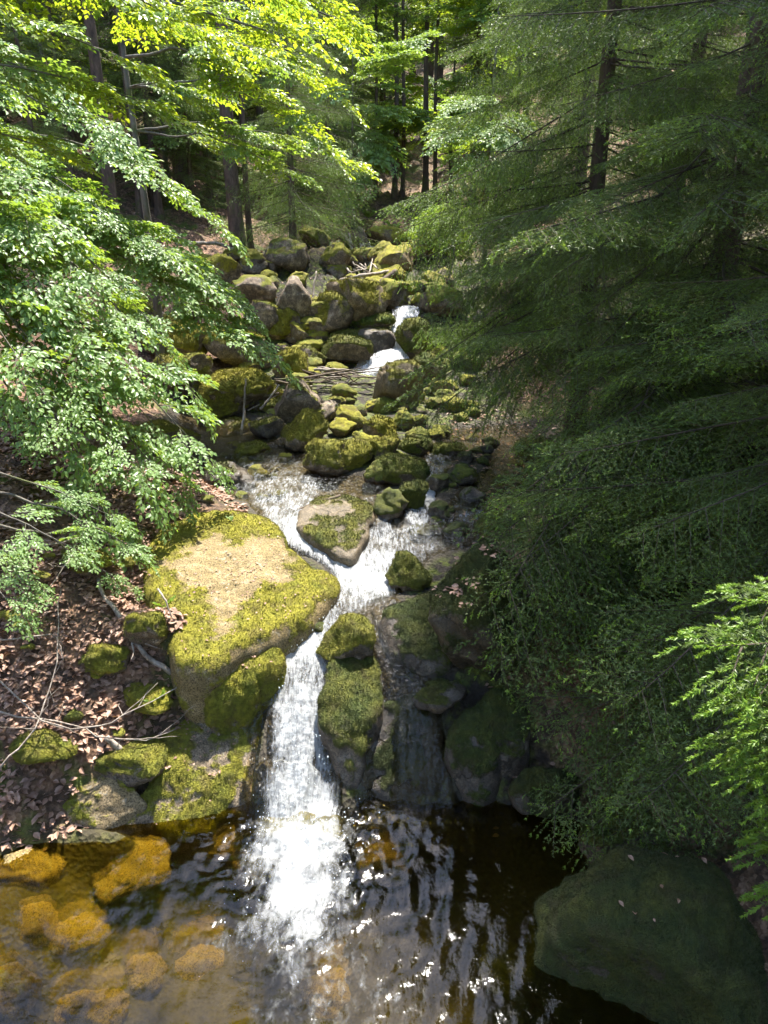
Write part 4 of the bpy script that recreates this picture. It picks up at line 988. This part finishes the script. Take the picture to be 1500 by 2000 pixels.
# forest behind: shared crowns
def crown_mesh(name, seed, H, lo, blen, step):
    r = random.Random(seed); mb = MB(); rn = np.random.default_rng(seed); z = lo
    P0, D, LN = [], [], []
    while z < H * .985:
        f = z / H
        for k in range(6):
            a = r.uniform(0, 2 * math.pi); L = blen * (1 - f) ** .8 * r.uniform(.6, 1.15) + .3; dx = np.array([math.cos(a), math.sin(a), 0]); sd = np.array([-dx[1], dx[0], 0])
            m = 9; q = np.linspace(0, 1, m)[:, None]; b = np.array([0, 0, z + r.uniform(-.2, .2)]); C = b + dx * L * q + np.array([0, 0, 1.0]) * (.05 * L * q - .4 * L * q ** 2 + .12 * L * q ** 3)
            mb.tube(C, np.linspace(.018, .004, m), 3, m=1, cap=False)
            for s in np.arange(.12, 1.0, .055):
                for sg in (-1, 1):
                    c = b + dx * L * s + np.array([0, 0, 1.0]) * (.05 * L * s - .4 * L * s ** 2 + .12 * L * s ** 3); l = L * (.34 * (1 - s) + .08) * r.uniform(.6, 1.2)
                    P0.append(c); D.append(unit(dx * .7 + sd * sg * .75 + np.array([0, 0, -r.uniform(.2, .8)]))); LN.append(l)
                    P0.append(c + D[-1] * l * .5); D.append(unit(dx + np.array([0, 0, -r.uniform(.3, 1.1)]) + rn.normal(size=3) * .3)); LN.append(l * .5)
        z += step * r.uniform(.8, 1.2)
    P0, D, LN = np.array(P0), np.array(D), np.array(LN)
    needles(mb, P0, D, LN, 26, .07, .022, (rn.random(len(P0)) < .08) * .6, rn)
    return mb.mesh(name, [M_NEEDLE, M_TWIG], False, 'fresh')
CROWNS = [crown_mesh('crown', 90 + k, 15, lo, 2.5, .42) for k, lo in enumerate((2.0, 3.2, 1.0))]
TRUNKS = [trunk_mesh('trunk', 15, .17, 5 + k, M_SPRUCE_BARK, 8)[0] for k in range(3)]
def far_spruce(x, y, s, label, group, k):
    t = tag(empty('spruce_tree', (x, y, g1(x, y) - .05)), label, 'tree', group); t.rotation_euler = (0, 0, k * 2.4); t.scale = (s, s, s)
    link('trunk', TRUNKS[k % 3], t); link('crown', CROWNS[(k // 2) % 3], t)
rf = random.Random(31); placed = []
for k in range(900):
    y = rf.uniform(21.5, 64); x = rf.uniform(-1, 1) * (y * .62 + 3)
    if y < 25 and -5.5 < x < 3.5: continue
    if y < 29 and -1.8 < x < 2.2: continue
    if any((x - a) ** 2 + (y - b) ** 2 < (1.7 + .02 * y) ** 2 for a, b in placed): continue
    placed.append((x, y))
    if len(placed) > 135: break
for k, (x, y) in enumerate(placed):
    side = 'left' if x < -.12 * y else 'right' if x > .1 * y else 'middle'
    dist = 'front' if y < 30 else 'deep'
    lab = {'front': 'dark spruce at the front edge of the forest on the %s of the picture', 'deep': 'dim spruce deep inside the shaded forest on the %s of the picture'}[dist] % side
    far_spruce(x, y, rf.uniform(.8, 1.25) * (.72 if y < 34 and abs(x - .25 * y) < 9 else 1), lab, 'forest spruces, %s %s' % (dist, side), k)
for k, (u, v, s) in enumerate([(150, 400, .42), (300, 400, .36), (380, 420, .4), (90, 440, .4), (410, 395, .5), (345, 360, .55), (580, 400, .45), (660, 385, .5)]):
    q = pg(u, v); far_spruce(q[0], q[1], s, ['young spruce at the upper left behind the beech sprays', 'young spruce just left of the ragged one', 'young spruce left of the tall straight trunk', 'young spruce at the left edge behind the beeches', 'taller young spruce behind the tall straight trunk', 'young spruce deep behind the ragged one', 'young spruce behind the small grey green spruce', 'young spruce at the left of the bare poles'][k], 'young spruces at the forest edge', k + 3)
# bare poles standing at the head of the clearing
for k, (u, v, r0) in enumerate([(735, 372, .06), (772, 385, .09), (786, 378, .07), (829, 380, .10), (848, 372, .07)]):
    p = on_ground(u, v)
    spruce('spruce_tree', ['leftmost bare pole spruce at the head of the clearing', 'bare pole spruce second from the left at the head of the clearing', 'middle bare pole spruce at the head of the clearing', 'stoutest bare pole spruce at the head of the clearing', 'rightmost bare pole spruce at the head of the clearing'][k], p[0], max(p[1], 23 + k * .4), 14, r0 * 1.0, 130 + k, 4.5, 13.5, 1.8, BOUGH_MID, .5, 4, 6)

# ------------------------------------------------------------------ the left bank: beeches
def tip(u, v, y): return at_y(u, v, y)
beech('beech_tree', 'beech with long leafy limbs sweeping down over the left bank towards the slab', -5.7, 7.9, 9, .16, [
    (2.6, tip(395, 880, 6.9), .10), (2.2, tip(330, 940, 6.5), .08), (3.0, tip(350, 740, 7.5), .10), (2.4, tip(250, 900, 6.2), .10), (1.9, tip(180, 960, 6.0), .08),
    (2.9, tip(120, 820, 6.1), .10), (3.2, tip(200, 700, 6.8), .10), (3.4, tip(300, 640, 7.8), .10), (3.4, tip(60, 680, 6.4), .1), (2.7, tip(300, 830, 7.0), .1), (3.8, tip(170, 560, 7.2), .1)], 41, gap=.27)
beech('beech_tree', 'beech behind with sunlit sprays slanting across the upper left', -6.8, 10.2, 10, .17, [
    (3.2, tip(390, 420, 9.5), .08), (2.6, tip(360, 520, 9.0), .08), (2.4, tip(470, 600, 9.6), .10), (2.2, tip(500, 665, 9.6), .08), (3.6, tip(290, 330, 9.0), .08), (2.6, tip(280, 470, 8.4), .08), (3.0, tip(180, 400, 8.2), .08),
    (2.5, tip(330, 560, 8.8), .08), (3.0, tip(120, 500, 8.0), .08), (2.2, tip(420, 560, 9.4), .08), (4.4, tip(200, 240, 9), .06), (2.0, tip(440, 640, 9.2), .08), (3.4, tip(60, 330, 8.2), .06), (1.8, tip(230, 590, 8.4), .06)], 42, size=(.6, 1.1), gap=.28)
beech('beech_tree', 'tall beech at the left whose dark limb and yellow lit leaves arch across the top', -4.8, 4.4, 8.5, .15, [
    (4.8, tip(520, 60, 4.7), .06), (5.0, tip(640, 30, 5.2), .05), (5.2, tip(330, 30, 4.3), .06), (4.6, tip(250, 190, 4.5), .06), (4.4, tip(120, 150, 4.3), .06), (4.2, tip(60, 280, 4.4), .06), (5.1, tip(560, 130, 5.5), .08), (5.0, tip(600, 0, 5.1), .08), (5.4, tip(480, -60, 4.7), .05), (4.8, tip(180, 90, 4.1), .06)], 43, thick=1.2, spray=SPRAY_Y + SPRAY[:3], size=(.36, .62), start=.35, gap=.16)
beech('beech_tree', 'young beech with yellow lit leaves in front of the tall spruce trunk', -3.9, 13, 8, .08, [
    (4.6, tip(640, 180, 11), .08), (4.2, tip(600, 260, 11.2), .08), (4.8, tip(560, 120, 11), .08), (3.6, tip(560, 330, 11.6), .06), (5.2, tip(620, 60, 11), .08), (4.2, tip(350, 180, 11.4), .08), (3.6, tip(640, 300, 11.8), .08), (5, tip(420, 100, 11), .08)], 44, spray=SPRAY_Y + SPRAY[:2], size=(.7, 1.1), gap=.26)
beech('beech_sapling', 'low beech sapling with a few broad leaves at the left edge of the litter bank', -3.65, 5.6, 1.6, .02, [
    (.5, tip(60, 1130, 5.1), .1), (.9, tip(120, 1060, 5.2), .1), (.7, tip(20, 1180, 4.9), .1), (1.1, tip(240, 1060, 5.5), .1), (.8, tip(245, 1140, 5.6), .1), (1.2, tip(200, 1000, 5.5), .1)], 45, size=(.3, .5), start=.55, gap=.2, cat='sapling')
p = on_ground(860, 520)
beech('beech_sapling', 'bright green leafy sapling right of the tan boulder', p[0] + .3, p[1], 2.2, .03, [
    (.8, tip(800, 470, p[1] - .3), .1), (1.2, tip(850, 450, p[1]), .1), (.6, tip(830, 520, p[1] - .6), .1), (1.0, tip(900, 480, p[1] - .4), .1), (.6, tip(880, 530, p[1] - .5), .1), (1.4, tip(840, 500, p[1] - .7), .1)], 46, size=(.6, .9), start=.2, cat='sapling')
beech('beech_tree', 'leafy young tree glimpsed through the spruce tips above the right channel', 2.2, 17, 7, .06, [
    (3.2, tip(880, 260, 14.5), .08), (3.0, tip(920, 300, 14.5), .08), (2.6, tip(960, 330, 14.4), .08), (3.6, tip(900, 200, 14.5), .08), (3.4, tip(990, 250, 14.2), .08), (2.4, tip(1000, 350, 14.2), .08)], 47, size=(.7, 1.1))
p = on_ground(700, 400)
beech('beech_tree', 'small pale leafed tree at the head of the clearing', p[0], 21.6, 5, .05, [
    (2.2, tip(700, 310, 19), .08), (2.6, tip(735, 280, 19), .08), (2.0, tip(680, 350, 19), .08), (3.2, tip(760, 120, 19), .08), (3.6, tip(790, 80, 19.5), .08), (2.8, tip(740, 210, 19), .08)], 48, size=(.9, 1.4))

for k, (u, v, yy, h, lab) in enumerate([(330, 400, 20, 6.5, 'leafy tree behind the left beeches near the ragged spruce'), (130, 420, 19, 7, 'leafy tree deep at the upper left edge of the forest'), (680, 390, 24, 7.5, 'pale leafy tree in the forest left of the bare poles'), (880, 380, 24, 7, 'leafy tree in the forest right of the bare poles'), (560, 395, 25, 8, 'leafy tree far behind the tall straight trunk'), (430, 385, 27, 8.5, 'tall leafy tree far behind the young beech'), (760, 370, 30, 9, 'distant leafy tree in the gap above the clearing'), (1000, 400, 22, 8, 'leafy tree behind the reddish spruce')]):
    r_ = random.Random(700 + k); q = at_y(u, v, yy); zz = g1(q[0], q[1])
    beech('beech_tree', lab, q[0], q[1], h, .07, [(h * f, (q[0] + math.cos(an) * h * .3 * (1.15 - f), q[1] + math.sin(an) * h * .3 * (1.15 - f), zz + h * (f + .06)), .05) for f, an in [(r_.uniform(.15, .92), r_.uniform(0, 6.28)) for _ in range(22)]], 710 + k, spray=(SPRAY_Y + SPRAY) if k % 2 else SPRAY, size=(1.1, 1.7), gap=.4, start=.3, group='leafy trees of the background')
# out-of-view forest behind the camera, added to dim the sky light
for k, (x, y, s) in enumerate([(-7, -3, 1), (-4.5, -6.5, 1.1), (-9, 1.5, .9), (7.5, -4, 1), (3.5, -8, 1.1), (-1.5, -10, 1.1), (10, 1, 1), (-11, -6, 1.1), (7, -9, 1)]):
    far_spruce(x, y, s, 'spruce of the forest behind the viewpoint', 'spruces behind the viewpoint', k)

# ------------------------------------------------------------------ fallen leaves, sticks, plants, splashes
def litter():
    r = np.random.default_rng(9); mb = MB()
    n = 30000; x = r.uniform(-6.5, -1.1, n); y = r.uniform(4.2, 9.5, n)
    xl = np.interp(y, XY, XL); keep = (x < xl + .1) & (fbm(np.stack([x, y, x * 0], 1) * 1.4, 3) > -.25); x, y = x[keep], y[keep]
    x2 = r.uniform(.9, 5, 2500); y2 = r.uniform(4.6, 12, 2500); x3 = r.uniform(-8, 6, 3000); y3 = r.uniform(13.5, 24, 3000)
    x = np.r_[x, x2, x3]; y = np.r_[y, y2, y3]; n = len(x)
    P = np.stack([x, y, gh(x, y) + .006 + .012 * r.random(n)], 1); a = r.uniform(0, 6.28, n)
    D = unit(np.stack([np.cos(a), np.sin(a), r.uniform(-.25, .25, n)], 1)); N = unit(np.array([0, 0, 1.0]) + r.normal(size=(n, 3)) * .35); s = r.uniform(.045, .085, n)
    for ob, m_, sz in [(SLAB, 260, .028), (OBLONG, 20, .03), (RAMP, 60, .035), (TALL, 120, .055), (BIGROCK, 10, .05)]:
        me = ob.data; co = np.empty(len(me.vertices) * 3); me.vertices.foreach_get('co', co); no = np.empty(len(co)); me.vertices.foreach_get('normal', no); co = co.reshape(-1, 3); no = no.reshape(-1, 3)
        c_ = np.where(no[:, 2] > .78)[0]
        if not len(c_): continue
        c_ = r.choice(c_, m_); jit = r.normal(size=(m_, 3)) * [.02, .02, 0]; P = np.vstack([P, co[c_] + jit + np.array(ob.location) + no[c_] * .012]); a = r.uniform(0, 6.28, m_)
        D = np.vstack([D, unit(np.stack([np.cos(a), np.sin(a), r.uniform(-.1, .1, m_)], 1))]); N = np.vstack([N, unit(no[c_] + r.normal(size=(m_, 3)) * .2)]); s = np.r_[s, sz * r.uniform(.4, 1.2, m_)]
    leaf_set(mb, P, D, N, s, s * .65, r)
    tag(link('leaf_litter', mb.mesh('leaf_litter', [M_LITTER], False)), 'brown fallen beech leaves covering the forest floor', 'leaf litter', kind='stuff')
litter()

def stick(name, label, P, r0, r1, mat, group=None, twigs=0, seed=0, cat='stick', sides=7):
    P = np.array(P); r = np.random.default_rng(seed); L = np.linalg.norm(P[-1] - P[0]); n = 14
    k = np.linspace(0, 1, len(P)); t = np.linspace(0, 1, n); C = np.stack([np.interp(t, k, P[:, j]) for j in range(3)], 1)
    for _ in range(2): C[1:-1] = (C[:-2] + 2 * C[1:-1] + C[2:]) / 4
    C[1:-1] += r.normal(size=(n - 2, 3)) * L * .006
    o = empty(name, C[0]) if twigs else None
    mb = MB(); mb.tube(C - C[0], np.linspace(r0, r1, n) * r.uniform(.88, 1.1, n), sides)
    me = mb.mesh(name if not twigs else 'stem', [mat])
    if not twigs:
        o = link(name, me); o.location = C[0]
    else:
        link('stem', me, o)
        for q in range(twigs):
            i = r.integers(3, n - 1); d = unit(unit(C[i] - C[i - 1]) + r.normal(size=3) * .7) * L * r.uniform(.12, .3); mb = MB()
            T = np.linspace(0, 1, 6)[:, None]; mb.tube(C[i] - C[0] + d * T + r.normal(size=(6, 3)) * .02 * L * T * .5, np.linspace((r0 + r1) * .3, .0015, 6), 5); link('twig', mb.mesh('twig', [mat]), o)
    tag(o, label, cat, group); return o
def on(u, v, lift=.03): return pg(u, v, lift)
def span(u0, v0, u1, v1, l0=.03, l1=.03, mid=.0):
    a, b = on(u0, v0, l0), on(u1, v1, l1); m = (a + b) / 2; m[2] += mid; return [a, m, b]
# at the given distance: driftwood lies on boulders, so its height is taken from the photograph's rim of the pile
rs = random.Random(77)
for k in range(34):       # dam below the upper falls
    u = rs.uniform(598, 742); v = rs.uniform(728, 776) - 8 * (u > 640); ln = rs.uniform(35, 95); a = rs.gauss(0, .35); y0 = rs.uniform(11.45, 11.9)
    s = [at_y(u - ln * math.cos(a), v - ln * math.sin(a) * .6, y0 + rs.uniform(-.15, .15)), at_y(u, v + rs.uniform(-4, 4), y0), at_y(u + ln * .6 * math.cos(a), v + ln * .6 * math.sin(a), y0 + rs.uniform(-.2, .2))]
    stick('driftwood_stick', 'brown grey stick caught in the driftwood dam below the upper falls', s, rs.uniform(.010, .026), .007, M_DARKWOOD if rs.random() < .6 else M_DEAD, 'sticks of the driftwood dam', seed=k)
for k in range(26):       # tangle at the head of the boulders
    u = rs.uniform(684, 738); v = rs.uniform(478, 535); ln = rs.uniform(14, 40); a = rs.uniform(-1.4, 1.4); c = pg(u, v, .25)
    s = [at_y(u - ln * math.cos(a), v - ln * math.sin(a), c[1] + rs.uniform(-.3, .3)), c, at_y(u + ln * math.cos(a), v + ln * math.sin(a), c[1] + rs.uniform(-.3, .3))]
    stick('driftwood_stick', 'pale bare stick in the driftwood tangle at the head of the boulders', s, rs.uniform(.018, .045), .012, M_DEAD, 'sticks of the driftwood tangle', seed=100 + k)
stick('fallen_branch', 'long crooked brown branch lying down the left bank to the slab foot', [on(192, 1130), on(200, 1165), on(235, 1200, .06), on(255, 1245, .08), on(290, 1285, .06), on(335, 1315, .04)], .018, .024, M_DEAD, twigs=3, seed=4, cat='branch')
stick('cut_log', 'short pale log lying in the hollow above the low tan shelf', [on(208, 1440, .10), on(240, 1468, .10), on(270, 1500, .10)], .025, .03, M_DEAD, seed=5, cat='log')
stick('fallen_branch', 'thin twisted twig lying on the slab beside the leaf litter', [on(308, 1150, .25), on(325, 1175, .3), on(335, 1205, .3)], .010, .006, M_DEAD, seed=6, cat='branch')
stick('log', 'dark log slanting over the amber pool', [at_y(425, 790, 10.9), at_y(480, 783, 10.9), at_y(545, 768, 11.0)], .03, .022, M_DARKWOOD, seed=7, cat='log')
stick('stick', 'pale upright stick standing in the amber pool', [at_y(472, 850, 10.0), at_y(477, 800, 10.3), at_y(480, 740, 10.4)], .022, .014, M_DEAD, seed=8)
stick('stick', 'pale stick leaning against the grey brown boulder', [at_y(508, 800, 10.7), at_y(525, 780, 10.8), at_y(545, 752, 11.0)], .022, .014, M_DEAD, seed=9)
stick('stick', 'thin yellow stick crossing behind the upright one', [at_y(484, 802, 10.8), at_y(510, 788, 10.9), at_y(545, 770, 11.0)], .013, .01, M_DEAD, seed=10)
stick('snag', 'thin pale dead stem rising in front of the bare grey boulder', [at_y(610, 612, 13.4), at_y(612, 570, 13.6), at_y(618, 530, 13.8)], .035, .015, M_DEAD, twigs=2, seed=11, cat='stem')
stick('fallen_branch', 'bare white fallen tree limb lying at the foot of the tall spruce', [on(345, 478, .35), on(400, 474, .4), on(440, 478, .4), on(475, 496, .25)], .045, .03, M_DEAD, twigs=3, seed=12, cat='branch')
stick('log', 'dark log wedged under the golden mossy boulder', [on(722, 566, .3), on(750, 548, .35), on(775, 530, .4)], .07, .06, M_DARKWOOD, seed=13, cat='log')
stick('fallen_branch', 'grey branch lying across the foot of the driftwood tangle', [on(655, 552, .3), on(700, 540, .35), on(760, 530, .3)], .045, .03, M_DEAD, seed=14, cat='branch')
stick('fallen_branch', 'brown wet stick lying across the flat rock in the cascade', [at_y(575, 1000, 7.15), at_y(610, 985, 7.2), at_y(665, 968, 7.35)], .018, .022, M_DARKWOOD, seed=15, cat='branch')
for k, (pts, lab) in enumerate([
    ([(0, 1500, .5), (75, 1420, .45), (110, 1300, .4), (120, 1150, .5)], 'bare twig rising from the lower left edge past the litter'),
    ([(0, 1330, .4), (90, 1420, .42), (190, 1430, .38), (250, 1390, .36), (370, 1330, .3)], 'bare arching twig running across the lower bank to the oblong boulder'),
    ([(0, 1390, .3), (120, 1410, .3), (200, 1440, .28), (280, 1450, .25), (350, 1420, .2)], 'lower bare twig below the arching one'),
    ([(20, 1220, .5), (70, 1180, .5), (120, 1120, .5), (135, 1090, .5)], 'short forked twig above the litter at the left'),
    ([(0, 1250, .4), (60, 1245, .4), (110, 1235, .4), (125, 1290, .35)], 'thin hooked twig over the brown leaves'),
    ([(0, 1075, .5), (80, 1068, .5), (180, 1045, .55)], 'straight grey twig under the low beech leaves')]):
    stick('dead_twig', lab, [on(u, v, l) for u, v, l in pts], .008, .004, M_DEAD, twigs=4, seed=20 + k, cat='twig')

def plant(u, v, n, size, label, mat, seed, lift=0.0, kind='seedling'):
    c = pg(u, v, lift); r = np.random.default_rng(seed); o = tag(empty(kind, c), label, 'plant')
    for k in range(n):
        a = r.uniform(0, 6.28); h = size * r.uniform(.5, 1); e = np.array([math.cos(a) * h * .6, math.sin(a) * h * .6, h * .9]); t = np.linspace(0, 1, 6)[:, None]
        mb = MB(); C = e * t + np.array([0, 0, -.25 * h]) * t ** 2; mb.tube(C, np.linspace(.003, .0012, 6), 4); link('stem', mb.mesh('stem', [M_LEAF]), o)
        mb = MB(); m = 7; s = np.linspace(.35, 1, m); P = np.repeat(np.stack([np.interp(s, t[:, 0], C[:, j]) for j in range(3)], 1), 2, 0); sd = unit(np.cross(e, [0, 0, 1.0])); sg = np.tile([1, -1], m)[:, None]
        D = unit(unit(e) * .6 + sd * sg * .8 + r.normal(size=(2 * m, 3)) * .15); N = unit(np.array([0, 0, 1.0]) + r.normal(size=(2 * m, 3)) * .3); ls = size * .30 * r.uniform(.8, 1.2, 2 * m)
        leaf_set(mb, P, D, N, ls, ls * .42, r); link('leaf', mb.mesh('leaf', [mat], False), o)
for k, (u, v, n, s, lab, m, l) in enumerate([
    (320, 1190, 5, .16, 'small bright fern at the left edge of the slab', M_LEAFY, .1), (365, 1312, 4, .13, 'pale seedling at the lower left corner of the slab', M_LEAF, .1), (300, 1375, 6, .18, 'leafy green seedling above the mossy ramp', M_LEAFY, .1),
    (285, 1240, 5, .15, 'green fern tuft between litter and slab', M_LEAF, .1), (455, 1020, 3, .10, 'tiny seedling growing on the back of the slab', M_LEAF, .15), (610, 1590 - 940 + 40, 3, .16, 'green tuft below the dark slanting stone', M_LEAF, .1), (770, 455, 6, .4, 'green herb clump at the top of the clearing', M_LEAF, .1), (720, 430, 6, .4, 'leafy herb clump left of the mossy hummock', M_LEAF, .1)]):
    plant(u, v, n, s, lab, m, 300 + k, l)

def spray():
    r = np.random.default_rng(15); mb = MB(); V0, F0 = ico_low
    def burst(c, n, sx, sy, sz, s0, s1):
        for _ in range(n):
            p = c + np.array([r.normal() * sx, r.normal() * sy, abs(r.normal()) * sz]); s = r.uniform(s0, s1) * r.random() ** 1.5 + .0015
            mb.add(p + V0 * s * np.array([1, 1, r.uniform(1, 1.8)]), T=F0, a=1.0)
    burst(PLUNGE + np.array([0, .05, .02]), 420, .20, .16, .07, .003, .006); burst(PLUNGE + np.array([0, -.45, .0]), 160, .25, .25, .03, .003, .006)
    for a, b in SEG[:9]:
        c = np.array([a[0], a[1], wl(a[1]) + .03]); burst(c, 50, .12, .1, .05, .003, .006)
    tag(link('water_drops', mb.mesh('water_drops', [M_FOAM], True)), 'white flying drops of water above the falls', 'water drops', kind='stuff')
_b = bmesh.new(); bmesh.ops.create_icosphere(_b, subdivisions=1, radius=1.0); ico_low = (np.array([v.co[:] for v in _b.verts]), np.array([[v.index for v in f.verts] for f in _b.faces])); _b.free()
_s = NT('water_drop'); M_FOAM = _s.done(_s.mixsh(.5, _s.n('ShaderNodeBsdfDiffuse', None, Color=c4(.85, .88, .9)), _s.n('ShaderNodeBsdfTranslucent', None, Color=c4(.85, .9, .92))))
spray()
